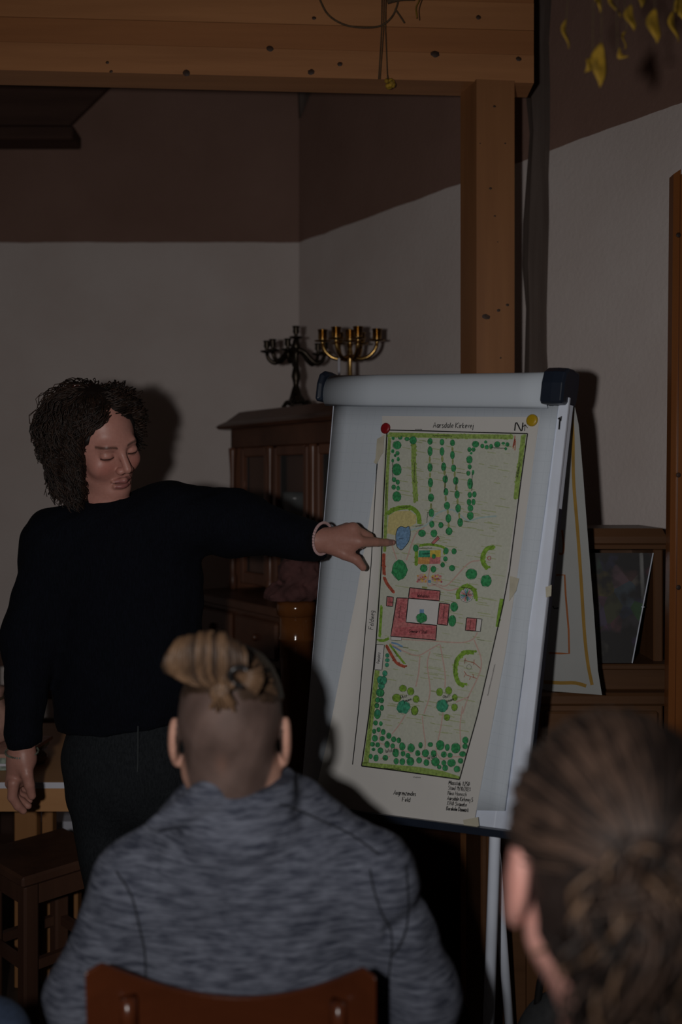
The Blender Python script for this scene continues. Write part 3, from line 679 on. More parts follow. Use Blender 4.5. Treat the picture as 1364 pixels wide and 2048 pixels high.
DR = {}
def dr(key): return DR.setdefault(key, MB())
SB = random.Random(3)
def c5(x, y): return 700+x/3.686, 840+y/3.686
def c6(x, y): return 700+x/3.686, 1140+y/3.686
def c7(x, y): return 680+x/3.589, 1340+y/3.589
def blob(key, x, y, rx, ry, cv=c5, off=.0014, jag=.14, n=11, outline=True):
    def ring(s): return [cv(x+rx*s*math.cos(2*math.pi*k/n)*SB.uniform(1-jag, 1+jag), y+ry*s*math.sin(2*math.pi*k/n)*SB.uniform(1-jag, 1+jag)) for k in range(n)]
    o = SB.uniform(0, .0004)
    dr(key).add([onm(*cv(x, y), off+o)]+[onm(*p, off+o) for p in ring(1)], [(0, 1+(k+1) % n, 1+k) for k in range(n)])
    if outline and min(rx, ry) > 13:
        r = [cv(x+rx*1.0*math.cos(2*math.pi*k/n), y+ry*1.0*math.sin(2*math.pi*k/n)) for k in range(n+1)]
        ribbon(dr('pencil'), r, .55, off+.0006, onm)
def polyg(key, pts, cv, off=.0010):
    q = [cv(*p) for p in pts]; tri = tessellate_polygon([[Vector((a, b, 0)) for a, b in q]])
    dr(key).add([onm(a, b, off) for a, b in q], [t for t in tri])
def line(key, pts, wpx, cv, off=.0012, sm=True, jag=0):
    q = [np.array(cv(*p)) for p in pts]
    if sm and len(q) > 2: q = list(spline(q, len(q)*5))
    else:
        out = []
        for a, b in zip(q[:-1], q[1:]): out += [a+(b-a)*t for t in np.linspace(0, 1, 6)[:-1]]
        q = out+[q[-1]]
    if jag: q = [p+np.array([SB.uniform(-jag, jag), SB.uniform(-jag, jag)]) for p in q]
    ribbon(dr(key), q, wpx, off, onm)
def hedge(key, pts, wpx, cv):                            # crayon strip made of overlapping scribble blobs
    line(key, pts, wpx*.82, cv, .0011)
    q = list(spline([np.array(cv(*p)) for p in pts], max(3, int(sum(np.linalg.norm(np.array(cv(*b))-np.array(cv(*a))) for a, b in zip(pts[:-1], pts[1:]))/4))))
    for p in q:
        sgn = SB.choice((-1, 1)); blob(key, p[0]+SB.uniform(-.3, .3)*wpx, p[1]+SB.uniform(-.3, .3)*wpx, wpx*.28, wpx*.28, lambda a, b: (a, b), .0012, .25, 7, False)
# meadow tint and crayon hatching
polyg('field', [(770, 866), (1054, 868), (1004, 1210), (956, 1430), (919, 1556), (724, 1530), (750, 1300), (760, 1100)], lambda a, b: (a, b), .0004)
for k in range(270):
    y = SB.uniform(880, 1470); x0 = np.interp(y, [870, 1300, 1530], [800, 765, 740]); x1 = np.interp(y, [870, 1210, 1556], [1040, 998, 915]); x = SB.uniform(x0, x1-20)
    ln = SB.uniform(8, 34); line('grass', [(x, y), (x+ln, y+ln*.16)], SB.uniform(.9, 2.0), lambda a, b: (a, b), .0007, False, .3)
T5 = [(318,135,12,14),(370,130,16,14),(345,185,32,32),(420,140,18,14),(465,150,26,30),(315,230,12,16),(350,245,14,16),(332,262,10,12),(355,288,12,16),(315,300,10,14),(345,365,34,45),(325,440,16,18),(352,458,14,18),(322,495,16,18),(355,503,13,18),(345,565,32,40),
(590,158,18,24),(590,230,18,35),(590,348,18,32),(593,462,18,34),(597,572,22,30),(600,685,20,32),(603,768,18,26),(618,836,24,28),(678,163,16,24),(678,232,16,32),(690,345,18,32),(702,436,19,28),(707,530,17,28),(715,632,22,28),(725,725,20,32),(730,820,24,28),
(755,168,18,24),(755,258,16,30),(763,355,18,28),(779,448,19,30),(789,550,18,30),(797,650,20,30),(812,755,20,32),(925,178,26,24),(1000,163,12,12),(975,192,14,16),(1008,200,14,16),(1040,195,14,18),(1085,180,22,22),(1130,172,14,10),(1160,180,14,16),(1148,212,10,12),
(880,218,14,18),(910,218,14,16),(893,245,10,10),(880,292,22,30),(882,345,14,18),(872,392,14,18),(907,385,9,20),(885,470,20,40),(883,552,15,22),(917,548,15,22),(877,605,16,24),(910,605,14,24),(888,650,20,26),(887,705,24,30),
(670,775,18,22),(530,835,28,26),(485,945,20,26),(708,965,18,24),(767,968,18,22),(703,1024,16,18),(683,1068,16,18),(752,1092,22,22),(543,1093,28,28),(615,1100,20,24),(365,1105,56,74),(895,1136,40,42),(1003,1186,40,46)]
for t in T5: blob('tree', *t)
for t in [(588,290,8,25),(590,405,8,22),(590,515,8,22),(597,632,8,22),(680,288,10,25),(697,385,9,24),(700,482,8,22),(705,578,8,24),(720,675,8,22),(727,775,8,22),(755,215,8,20),(757,305,8,24),(772,400,8,22),(784,500,8,24),(793,600,8,24),(805,702,8,24)]: blob('olive', *t, c5, .0013, .1, 8, False)
hedge('hedge', [(290,108),(500,112),(760,120),(1000,122),(1200,125)], 11, c5); hedge('hedge', [(292,130),(275,400),(265,700),(255,970)], 7.5, c5)
hedge('hedge', [(470,175),(470,350),(478,480),(485,600)], 11.5, c5); hedge('leaf', [(275,690),(340,655),(440,645),(500,690),(512,765)], 10.5, c5)
hedge('hedge', [(1278,115),(1262,260),(1240,420),(1222,580)], 11.5, c5)
polyg('sand', [(285,705),(340,672),(440,668),(490,705),(488,760),(440,790),(350,800),(335,850),(272,835)], c5)
polyg('blue', [(350,800),(375,785),(410,793),(435,785),(445,830),(435,890),(400,940),(375,958),(345,930),(338,850)], c5, .0013)
line('ink', [(350,800),(375,785),(410,793),(435,785),(445,830),(435,890),(400,940),(375,958),(345,930),(338,850),(350,800)], 1.0, c5, .0017)
hedge('brick', [(250,985),(248,1060),(252,1140)], 8, c5); hedge('brick', [(252,1160),(275,1210),(322,1270)], 7.5, c5)
hedge('leaf', [(490,965),(488,1070)], 8, c5); hedge('leaf', [(515,925),(590,918),(690,940),(695,985)], 6, c5)
for key, q in (('tree2', [(508,962),(590,960),(590,1012),(503,1012)]), ('yellow', [(590,960),(670,958),(668,1010),(590,1012)]), ('orange', [(503,1012),(590,1012),(585,1062),(500,1062)]), ('roof', [(590,1012),(668,1010),(665,1060),(585,1062)])): polyg(key, q, c5)
blob('tree', 618, 1005, 14, 18); polyg('roof', [(600,905),(648,855),(660,875),(612,920)], c5); line('ink', [(600,905),(648,855),(660,875),(612,920),(600,905)], .7, c5, .0016, False)
blob('pink', 530, 1168, 40, 34, c5, .001, .2, 14, False); blob('pink', 640, 1168, 44, 30, c5, .001, .2, 14, False)
for k in range(34):
    x, y = SB.choice(((530, 1168), (640, 1168))); blob(SB.choice(('orange', 'roof', 'yellow', 'red')), x+SB.uniform(-34, 34), y+SB.uniform(-28, 28), 8, 7, c5, .0015, .3, 6, False)
polyg('blue', [(575,1180),(597,1180),(597,1201),(575,1201)], c5, .0016)
hedge('leaf', [(1062,938),(1010,950),(978,1005),(985,1060),(1018,1096)], 10.5, c5); line('red', [(1026+12*math.cos(a), 1018+14*math.sin(a)) for a in np.linspace(0, 6.3, 14)], 1.4, c5)
hedge('leaf', [(797,1320),(800,1262),(858,1222),(915,1255),(928,1318)], 9.5, c5)
blob('white', 858, 1292, 50, 52, c5, .0013, .01, 22)
for k in range(14):
    a = 2*math.pi*k/14; key = ('roof', 'pink', 'blue', 'tree2')[k % 4]; line(key, [(858+10*math.cos(a), 1292+10*math.sin(a)), (858+44*math.cos(a), 1292+46*math.sin(a))], 2.2, c5, .0018, False)
    line('ink', [(858, 1292), (858+50*math.cos(a+.2), 1292+52*math.sin(a+.2))], .6, c5, .0020, False)
line('lblue', [(445,812),(560,775),(640,690),(740,660),(800,690),(870,742),(960,720),(1080,708)], 3, c5)
for pts in ([(310,925),(345,1030)], [(550,790),(480,850),(415,1035)], [(592,1070),(575,1215),(650,1205)], [(650,1215),(720,1215),(870,1060),(955,1035)], [(600,1205),(720,1255),(800,1240)]): line('pink', pts, 2.6, c5)
for y in (75, 88, 100, 112): line('brick', [(1215+SB.uniform(-6, 6), y+40), (1205+SB.uniform(-18, 22), y+112)], 1.5, c5, .0018, False)
# middle: the farm
def block(pts, key='roof', wln=1.8):
    polyg(key, pts, c6, .0012); line('ink', pts+[pts[0]], wln, c6, .0020, False)
def hatch(x0, y0, x1, y1, n):
    for k in range(n):
        y = y0+(y1-y0)*k/n; line('red', [(x0+SB.uniform(2, 8), y+9), (x1-SB.uniform(2, 8), y-7)], 1.1, c6, .0016, False, .4)
polyg('white', [(432,210),(655,230),(640,405),(415,383)], c6, .0011)
block([(440,130),(665,155),(658,228),(430,208)]); hatch(445, 160, 652, 212, 7)
block([(345,205),(430,208),(412,385),(640,408),(632,517),(300,488)]); hatch(345, 225, 415, 390, 15); hatch(325, 420, 628, 480, 8)
block([(660,243),(733,252),(718,408),(643,400)]); hatch(662, 265, 722, 395, 12)
block([(272,195),(320,200),(315,268),(268,265)], 'roof', 1.4); hatch(275, 210, 314, 262, 5)
block([(860,352),(935,358),(925,450),(850,445)]); hatch(862, 372, 925, 440, 7); block([(935,358),(973,362),(960,455),(925,450)], 'white', 1.4)
block([(195,548),(253,552),(235,738),(180,735)], 'white', 1.1); block([(303,488),(382,493),(378,520),(300,516)], 'white', .7)
polyg('blue', [(513,290),(545,290),(545,320),(513,320)], c6, .0015); blob('tree', 527, 355, 42, 36, c6)
polyg('olive', [(530,120),(570,125),(568,140),(530,135)], c6)
for t in [(767,272,28,36),(753,375,28,42)]: blob('tree', *t, c6)
hedge('leaf', [(232,268),(226,380),(218,492)], 6.5, c6); hedge('leaf', [(210,518),(250,520),(288,503)], 6.5, c6)
hedge('leaf', [(915,608),(850,608),(792,660),(776,750),(800,830),(845,850)], 10.5, c6); hedge('leaf', [(1118,212),(1100,320),(1086,420)], 8.5, c6)
line('blue', [(305,535),(345,545),(388,566)], 3.4, c6); line('blue', [(312,562),(345,580),(378,600)], 3.2, c6)
hedge('leaf', [(292,548),(350,625),(402,690)], 5, c6); hedge('brick', [(268,558),(320,650),(350,690),(408,715)], 7, c6)
for pts in ([(380,510),(630,525),(820,535),(905,510),(940,460)], [(290,540),(400,600),(500,630),(590,585),(660,545)], [(515,635),(505,760),(485,860)], [(590,600),(570,700),(590,900),(545,1060)], [(665,550),(700,760),(700,870)], [(915,515),(965,650),(955,760),(875,930),(830,1060)], [(875,935),(780,975)]): line('pink', pts, 2.6, c6)
for pts in ([(840,665),(915,685),(960,725)], [(850,650),(845,690)], [(915,660),(912,700)], [(840,745),(860,775),(935,800)], [(840,790),(850,770)], [(905,765),(912,795)], [(880,810),(888,788)]): line('brick', pts, 1.1, c6, .0016, False)
line('ink', [(877+17*math.cos(a), 716+20*math.sin(a)) for a in np.linspace(0, 6.3, 14)], .5, c6)
for t in [(390,873,28,26),(447,895,26,30),(343,943,32,30),(487,952,24,28),(477,1035,26,32),(660,900,24,30),(727,890,25,30),(772,940,20,25),(770,1012,22,28)]: blob('leaf', *t, c6)
for t in [(395,1010,50,50),(680,1000,46,46)]: blob('tree2', *t, c6)
for t in [(275,630,14,16),(275,665,16,14),(272,700,14,16),(257,762,18,22),(222,810,22,30),(248,815,24,32),(232,855,24,24),(222,903,30,30),(205,958,18,20),(233,962,16,20),(198,998,16,18),(235,1015,14,20),(205,1050,22,22)]: blob('tree2', *t, c6)
# bottom: the wood
polyg('hedge', [(250,0),(285,5),(232,420),(205,665),(165,680),(205,380)], c7, .0009); polyg('hedge', [(160,660),(560,695),(740,725),(862,765),(855,782),(500,738),(157,688)], c7, .0009)
for t in [(290,165,28,30),(268,215,16,18),(298,218,17,18),(264,257,16,18),(300,272,15,20),(268,317,24,34),(255,380,16,18),(293,385,13,18),(245,440,14,18),(277,428,14,18),(310,445,16,22),(250,490,20,24),(303,492,18,18),(350,472,18,22),(233,533,17,17),(270,537,16,18),(338,535,19,24),(385,498,18,20),(422,505,16,20),(378,545,16,18),(240,570,14,12),(290,578,20,22),(400,595,24,30),(447,548,22,28),(452,600,16,20),(510,560,26,32),(487,614,17,18),(558,597,18,22),(578,540,15,22),(613,597,25,28),(648,535,19,17),(672,600,20,26),(568,648,20,22),(720,540,30,35),(770,555,17,25),(830,560,34,38),(900,505,22,26),(898,548,19,20),(880,603,24,20),(745,606,21,22),(790,612,18,18),(685,660,30,32),(800,667,30,30),(745,667,17,20),(865,652,19,20),(840,712,24,24),(755,703,20,22),(712,697,15,15),(620,665,20,24),(505,657,27,32),(447,658,20,24),(403,655,18,22),(325,630,20,20),(258,632,18,24),(220,620,14,18)]: blob('tree', *t, c7)
blob('leaf', 535, 295, 25, 32, c7); blob('leaf', 767, 340, 22, 24, c7)
for pts in ([(470,320),(420,400),(372,460)], [(590,330),(600,430),(612,540),(590,600),(560,590)], [(740,300),(725,400),(705,500),(690,580),(730,640),(800,625),(900,620)], [(880,260),(862,400),(868,560)], [(290,440),(285,520),(340,540),(520,600)], [(290,640),(360,620)], [(580,620),(640,640),(720,690)]): line('pink', pts, 2.4, c7)
# black boundary lines
I_ = lambda a, b: (a, b)
line('ink', [(773, 860), (860, 862), (960, 865), (1055, 867)], 2.2, I_, .0022, False); line('ink', [(1055, 867), (1042, 960), (1019, 1140), (1006, 1210), (955, 1430), (919, 1559)], 2.2, I_, .0022, False)
line('ink', [(774, 862), (767, 1000), (762, 1140), (752, 1285), (738, 1430), (723, 1532)], 2.2, I_, .0022, False); line('ink', [(723, 1532), (800, 1542), (919, 1559)], 2.4, I_, .0022, False)
line('ink', [(754, 927), (742, 1130), (735, 1210), (716, 1430), (705, 1529)], 1.7, I_, .0022, False)
# hand lettering with a single-stroke alphabet
G = {'A': [[(0,0),(2,6),(4,0)],[(1,2),(3,2)]], 'K': [[(0,0),(0,6)],[(3.5,6),(0,2.6),(3.6,0)]], 'N': [[(0,0),(0,6),(3.6,0),(3.6,6)]], 'F': [[(0,0),(0,6),(3.4,6)],[(0,3.2),(2.6,3.2)]], 'W': [[(0,6),(1.2,0),(2.4,4),(3.6,0),(4.8,6)]], 'P': [[(0,0),(0,6),(3,5.6),(3,3.2),(0,2.8)]], 'S': [[(3.2,5.2),(1.6,6),(.2,4.8),(3,2),(1.6,0),(0,.8)]], 'O': [[(1.8,0),(0,3),(1.8,6),(3.6,3),(1.8,0)]], 'M': [[(0,0),(.4,6),(2.2,2),(4,6),(4.4,0)]], 'D': [[(0,0),(0,6),(3,4.6),(3.2,1.6),(0,0)]], 'B': [[(0,0),(0,6),(2.8,5),(.2,3.2),(3.2,1.6),(0,0)]], 'H': [[(0,0),(0,6)],[(3.2,0),(3.2,6)],[(0,3),(3.2,3)]],
'a': [[(2.6,3.2),(.8,3.6),(.2,1.2),(1.4,0),(2.6,1.4)],[(2.6,3.6),(2.7,0)]], 'r': [[(0,3.6),(.2,0)],[(.1,2.2),(1,3.4),(2,3.4)]], 's': [[(2,3.2),(.8,3.6),(.3,2.6),(2,1.1),(1.2,0),(0,.5)]], 'd': [[(2.6,3),(.8,3.4),(.2,1.2),(1.4,0),(2.6,1.2)],[(2.6,6),(2.7,0)]], 'l': [[(.4,6),(.3,.4),(.9,0)]], 'e': [[(.3,1.8),(2.3,2.1),(1.6,3.6),(.4,2.6),(.6,.4),(2.3,.4)]], 'i': [[(.3,3.6),(.4,0)],[(.3,5),(.4,5.3)]], 'k': [[(0,6),(.1,0)],[(2.2,3.6),(.2,1.7),(2.3,0)]], 'v': [[(0,3.6),(1.1,0),(2.2,3.6)]], 'j': [[(1,3.6),(1,-1.6),(0,-2.2)],[(1,5),(1.1,5.3)]], 'w': [[(0,3.6),(.8,0),(1.7,3),(2.6,0),(3.4,3.6)]], 'g': [[(2.4,3.2),(.8,3.6),(.2,1.4),(1.4,.2),(2.4,1.4)],[(2.5,3.6),(2.4,-1.4),(.6,-2)]], 'b': [[(0,6),(.1,0),(2,.4),(2.3,2.4),(.2,2.6)]], 't': [[(1,5.4),(1,.3),(1.8,0)],[(0,3.7),(2,3.7)]], 'u': [[(0,3.6),(.3,.2),(2,.6),(2.2,3.6),(2.3,0)]], 'm': [[(0,0),(.1,3.6)],[(.1,2.8),(1.2,3.5),(1.4,0)],[(1.4,2.8),(2.6,3.5),(2.8,0)]], 'h': [[(0,6),(.1,0)],[(.1,2.4),(1.5,3.4),(2,0)]], 'z': [[(0,3.6),(2.2,3.6),(.1,.1),(2.3,0)]], 'n': [[(0,3.6),(.1,0)],[(.1,2.6),(1.6,3.5),(1.9,0)]], 'o': [[(1.2,0),(.1,1.8),(1.2,3.6),(2.3,1.8),(1.2,0)]], 'p': [[(0,3.6),(.1,-2)],[(.1,3),(1.8,3.4),(2,1),(.1,.5)]], 'c': [[(2.2,3.2),(.8,3.5),(.2,1.6),(1,.1),(2.2,.4)]],
'1': [[(.2,4.6),(1.3,6),(1.2,0)]], '2': [[(.1,4.8),(1.4,6),(2.6,4.4),(0,0),(2.8,0)]], '5': [[(2.6,6),(.5,6),(.4,3.4),(2.4,3),(2.2,.4),(0,.2)]], '0': [[(1.3,0),(0,3),(1.3,6),(2.6,3),(1.3,0)]], '9': [[(2.4,4.4),(1,6),(.2,4.4),(1.2,3.2),(2.4,4.4),(2,0)]], '3': [[(.2,5.6),(2.2,5.4),(.9,3.2),(2.3,1.6),(.1,.2)]], '4': [[(1.6,6),(0,2),(2.8,2)],[(2,3.4),(1.9,0)]], '7': [[(0,6),(2.6,6),(1,0)]], ':': [[(.3,.4),(.5,.8)],[(.4,3),(.6,3.4)]], '/': [[(0,-.6),(2.2,6.4)]], '-': [[(0,2.4),(1.8,2.5)]], '.': [[(.3,0),(.5,.3)]], 'f': [[(2,5.6),(1.2,6),(.9,4),(.9,0)],[(0,3.5),(1.9,3.6)]]}
def scribble(x, y, ln, size, ang=0, wd=.6):                # lettering too small to read: a wavering pen line
    ca, sa = math.cos(math.radians(ang)), math.sin(math.radians(ang)); n = max(6, int(ln/size*3.2)); q = []
    for k in range(n): q.append((ln*k/(n-1), -size*(.5+.5*(-1)**k*SB.uniform(.3, 1)*.8)))
    ribbon(dr('lettering'), [tuple(p) for p in spline([(x+a*ca-b*sa, y+a*sa+b*ca) for a, b in q], n*3)], wd, .0026, onm)
def write(txt, x, y, size, ang=0, wd=.9, key='lettering', slant=.12, tight=1.0):      # size: capital height in pixels, ang in degrees (image, clockwise)
    u = size/6; ca, sa = math.cos(math.radians(ang)), math.sin(math.radians(ang)); cur = 0
    for ch in txt:
        if ch == ' ': cur += 2.4; continue
        g = G.get(ch); wdt = max(p[0] for s in g for p in s)
        for s in g:
            q = [((cur+a+slant*b+SB.uniform(-.12, .12))*u*tight, -(b+SB.uniform(-.15, .15))*u) for a, b in s]
            if len(q) > 3: q = [tuple(p) for p in spline(q, len(q)*3)]
            ribbon(dr(key), [(x+a*ca-b*sa, y+a*sa+b*ca) for a, b in q], wd, .0026, onm)
        cur += wdt+1.15
write('Aarsdale Kirkevej', 866, 855, 10.5, 1.0, 1.15, tight=.83)
write('N', 1029, 862, 17, 2, 2.4, tight=1.35); line('lettering', [(1049, 862), (1050, 850)], 1.3, I_, .0026, False); line('lettering', [(1045, 855), (1050, 849), (1055, 856)], 1.3, I_, .0026, False)
write('Feldweg', 746, 1259, 9, -86, .9); write('Parkplatz', 759, 1327, 5.5, -86, .7, tight=.8); write('Wohnhaus', 834, 1194, 6.5, 3, .8, tight=.8); write('Seminar / Stall', 818, 1265, 6.5, 3, .8, tight=.72)
write('Angrenzendes', 787, 1589, 9, 4, 1.15, tight=.72); write('Feld', 804, 1603, 9, 4, 1.2, tight=.8) 
write('Obst-', 801, 1397, 6, -12, .8); write('baume', 808, 1405, 5.5, -18, .8); write('Obst-', 886, 1397, 6, -12, .8); write('baume', 893, 1405, 5.5, -18, .8)
write('Wald', 771, 1506, 7.5, -10, .8); write('Wald', 855, 1519, 7.5, -12, .8)
write('Wildblumenhecke', 1036, 955, 6, -79, .6, tight=.62); scribble(866, 873, 38, 3.6, 1); scribble(773, 1016, 50, 3.4, -88); scribble(830, 966, 42, 4, -88); scribble(787, 958, 34, 3.6, -90); scribble(797, 1017, 24, 4, -3)
scribble(945, 982, 34, 3.6, -88); scribble(982, 897, 28, 4, 4); scribble(855, 1046, 22, 3.4, -84); scribble(798, 1079, 9, 3.6, -5); scribble(831, 1055, 16, 3.6, -12); scribble(890, 985, 36, 3, -84); scribble(912, 980, 24, 3, -84)
scribble(740, 1458, 46, 3.4, -84); scribble(910, 1346, 26, 3.6, -86); scribble(941, 1258, 18, 3.6, -82); scribble(768, 1538, 34, 3.4, 5); scribble(826, 1556, 15, 3.6, 4, .5); scribble(830, 860, 14, 2.6, 0, .5); scribble(977, 1392, 64, 3.6, -77, .5)
scribble(888, 1238, 26, 4, -84); scribble(800, 1236, 24, 4.5, -82); scribble(838, 1098, 26, 3.4, 0); scribble(846, 1109, 14, 3, 0); scribble(836, 1160, 14, 3.4, 0); scribble(864, 1160, 16, 3.4, 0); scribble(922, 1176, 22, 3, 8); scribble(786, 1300, 16, 3.4, 62); scribble(776, 1206, 9, 3.6, 0); scribble(936, 1190, 10, 3, 0)
for k, (tx, ww) in enumerate((('Masstab 1:250', 1.15), ('Stand 19/10/2023', .85), ('Nina Haensch', .85), ('Aarsdale Kirkevej 5', 1.1), ('3740 Svaneke', 1.1), ('Bornholm Danmark', 1.05))):
    write(tx, 897-k*.9, 1569+k*10.3, 8, 4.5, ww, tight=.62 if len(tx) > 14 else .72)
NAMES = dict(tree='tree_drawing', tree2='shrub_drawing', leaf='light_tree_drawing', hedge='hedge_drawing', olive='bush_drawing', sand='sand_drawing', blue='pond_drawing', lblue='stream_drawing', red='roof_hatching', roof='roof_drawing', brick='red_bush_drawing', pink='path_drawing', grass='meadow_strokes', field='meadow_tint', orange='orange_bed_drawing', yellow='yellow_bed_drawing', white='blank_area', ink='boundary_lines', pencil='tree_outlines', lettering='lettering')
GM['ink'] = GM['lettering'] = M['ink']; GM['pencil'] = plain('dark_green_pencil', (.03, .06, .03), .8)
for key, mb in DR.items():
    o = mb.build(NAMES[key], GM[key], sheet); o['kind'] = 'stuff'
# tape and magnets
def tape(q, off): 
    v = [onb(x, y, off) for x, y in q]; v += [p-BN*.0006 for p in v]; mk('tape', v, QF, M['tape'], mpx)
tape([(754, 878), (768, 870), (766, 905), (750, 928)], .016); tape([(757, 905), (765, 905), (753, 928), (747, 925)], .0165); tape([(1020, 1152), (1038, 1157), (1032, 1182), (1018, 1202)], .016)
tape([(926, 1640), (956, 1634), (958, 1652), (930, 1662)], .018); tape([(1091, 1174), (1103, 1170), (1102, 1192), (1092, 1195)], .017)
def magnet(px, py, r, m, lab):
    c = onb(px, py, .0122); Mx = Matrix((( *BU, 0), (*BV, 0), (*BN, 0), (0, 0, 0, 1))).transposed(); Mx.translation = Vector(c)
    o = MB().lathe([(.001, 0), (r, 0), (r, .004), (r*.86, .0062), (r*.6, .0068), (.001, .0068)], 22, Mx).build('magnet', M[m], None, True); tag(o, lab, 'magnet', 'round magnets on the flip chart')
magnet(772, 857, .0138, 'red', 'round red magnet holding the corner of the garden map')
magnet(1065, 841, .0138, 'yellow', 'round yellow magnet beside the letter N on flip chart')

# ------------------------------------------------------------------ sculpting with distance fields
def ell(p, c, r, R=None):
    q = p-np.array(c, np.float32)
    if R is not None: q = q @ np.array(R, np.float32)
    r = np.array(r, np.float32); a = np.sqrt(((q/r)**2).sum(1))+1e-9; b = np.sqrt(((q/(r*r))**2).sum(1))+1e-9
    return a*(a-1)/b
def cap(p, a, b, ra, rb, sq=None):                      # tapered capsule; sq=(axis, factor) flattens it along an axis
    a = np.array(a, np.float32); b = np.array(b, np.float32)
    if sq is not None:
        ax = np.array(sq[0], np.float32); ax = ax/np.linalg.norm(ax); k = 1/sq[1]-1
        p = p+np.outer((p-a) @ ax, ax)*k; b = b+ax*np.dot(b-a, ax)*k
    d = b-a; t = np.clip(((p-a) @ d)/(d @ d+1e-12), 0, 1)
    return np.sqrt(((p-a-t[:, None]*d)**2).sum(1))-(ra+(rb-ra)*t)
def smin(a, b, k):
    h = np.clip(.5+.5*(b-a)/k, 0, 1); return b+(a-b)*h-k*h*(1-h)
def ssub(a, b, k): return -smin(-a, b, k)               # a minus b
def vnoise(p, sc, seed=0):                              # cheap smooth noise
    q = p*sc; s = seed*1.7
    return (np.sin(q[:, 0]*1.0+1.3*np.sin(q[:, 1]*.9+s)+s)*np.cos(q[:, 2]*1.1+s)+np.sin(q[:, 1]*1.7+q[:, 2]*.6+2*s)*np.cos(q[:, 0]*1.3-q[:, 2]*.8))*.5
def mesh_field(fn, lo, hi, h):
    lo = np.array(lo, np.float32); nb = np.ceil((np.array(hi)-lo)/(4*h)).astype(int)+1
    I = np.stack(np.meshgrid(*[np.arange(k) for k in nb], indexing='ij'), -1).reshape(-1, 3)
    dc = fn((lo+(I*4+1.5)*h).astype(np.float32)); near = np.abs(dc) < h*9
    V = np.repeat(np.repeat(np.repeat(np.where(dc < 0, -1, 1).astype(np.float32).reshape(nb), 4, 0), 4, 1), 4, 2)
    O = np.stack(np.meshgrid(range(4), range(4), range(4), indexing='ij'), -1).reshape(-1, 3)
    J = (I[near][:, None]*4+O[None]).reshape(-1, 3)
    V[J[:, 0], J[:, 1], J[:, 2]] = np.concatenate([fn((lo+q*h).astype(np.float32)) for q in np.array_split(J, max(1, len(J)//400000))])
    ins = V < 0; n = V.shape
    c = np.zeros(tuple(k-1 for k in n), np.int8)
    for o in O[[0]] if False else [(a, b, d) for a in (0, 1) for b in (0, 1) for d in (0, 1)]: c += ins[o[0]:n[0]-1+o[0], o[1]:n[1]-1+o[1], o[2]:n[2]-1+o[2]]
    act = np.argwhere((c > 0) & (c < 8)); idx = np.full(c.shape, -1, np.int32); idx[tuple(act.T)] = np.arange(len(act))
    acc = np.zeros((len(act), 3), np.float64); cnt = np.zeros(len(act))
    cs = [(a, b, d) for a in (0, 1) for b in (0, 1) for d in (0, 1)]
    for i, a in enumerate(cs):
        for b in cs[i+1:]:
            if sum(abs(x-y) for x, y in zip(a, b)) != 1: continue
            va = V[tuple((act+a).T)]; vb = V[tuple((act+b).T)]; m = (va < 0) != (vb < 0)
            t = np.where(m, va/(va-vb+1e-12), 0); pt = np.array(a)+t[:, None]*(np.array(b)-np.array(a)); acc[m] += pt[m]; cnt[m] += 1
    vert = lo+(act+acc/cnt[:, None])*h; F = []
    for ax in range(3):
        u, w_ = [(1, 2), (2, 0), (0, 1)][ax]; s0 = [slice(None)]*3; s1 = [slice(None)]*3; s0[ax] = slice(0, -1); s1[ax] = slice(1, None)
        ch = np.argwhere(ins[tuple(s0)] != ins[tuple(s1)])
        ok = (ch[:, u] > 0) & (ch[:, w_] > 0) & (ch[:, u] < n[u]-1) & (ch[:, w_] < n[w_]-1); ch = ch[ok]
        q = []
        for du, dw in ((-1, -1), (0, -1), (0, 0), (-1, 0)):
            g = ch.copy(); g[:, u] += du; g[:, w_] += dw; q.append(idx[tuple(g.T)])
        q = np.stack(q, 1); flip = ~ins[tuple(ch.T)]; q[flip] = q[flip][:, ::-1]; F.append(q)
    F = np.concatenate(F); return vert, F[(F >= 0).all(1)]
def sculpt(name, fn, lo, hi, h, m, parent, colfn=None):
    v, f = mesh_field(fn, lo, hi, h); me = bpy.data.meshes.new(name)
    me.vertices.add(len(v)); me.vertices.foreach_set('co', v.astype(np.float32).ravel())
    me.loops.add(len(f)*4); me.loops.foreach_set('vertex_index', f.astype(np.int32).ravel())
    me.polygons.add(len(f)); me.polygons.foreach_set('loop_start', np.arange(0, len(f)*4, 4, dtype=np.int32)); me.polygons.foreach_set('loop_total', np.full(len(f), 4, np.int32))
    me.update(calc_edges=True); me.polygons.foreach_set('use_smooth', np.ones(len(f), bool)); me.materials.append(m)
    if colfn is not None:
        a = me.color_attributes.new('Col', 'FLOAT_COLOR', 'POINT'); c = np.ones((len(v), 4), np.float32); c[:, :3] = colfn(v.astype(np.float32)); a.data.foreach_set('color', c.ravel())
    o = bpy.data.objects.new(name, me); COL.objects.link(o); return adopt(o, parent)
def head_frame(c, yaw, pitch, roll, back=False, s=1.0):
    """columns: subject's right, forward, up.  yaw 0 faces the camera (or away when back)."""
    y, p, r = map(math.radians, (yaw, pitch, roll))
    F = np.array([math.sin(y)*math.cos(p), -math.cos(y)*math.cos(p), -math.sin(p)])
    X = np.array([-math.cos(y), -math.sin(y), 0])
    if back: F[:2] *= -1; X = -X
    U = np.cross(X, F); U2 = U*math.cos(r)+X*math.sin(r); X2 = X*math.cos(r)-U*math.sin(r)
    return np.array(c), np.stack([X2, F, U2], 1), s
def to_local(fr, p): return ((p-fr[0]) @ fr[1]/fr[2]).astype(np.float32)
def to_world(fr, q): return np.array(q)*fr[2] @ fr[1].T+fr[0]
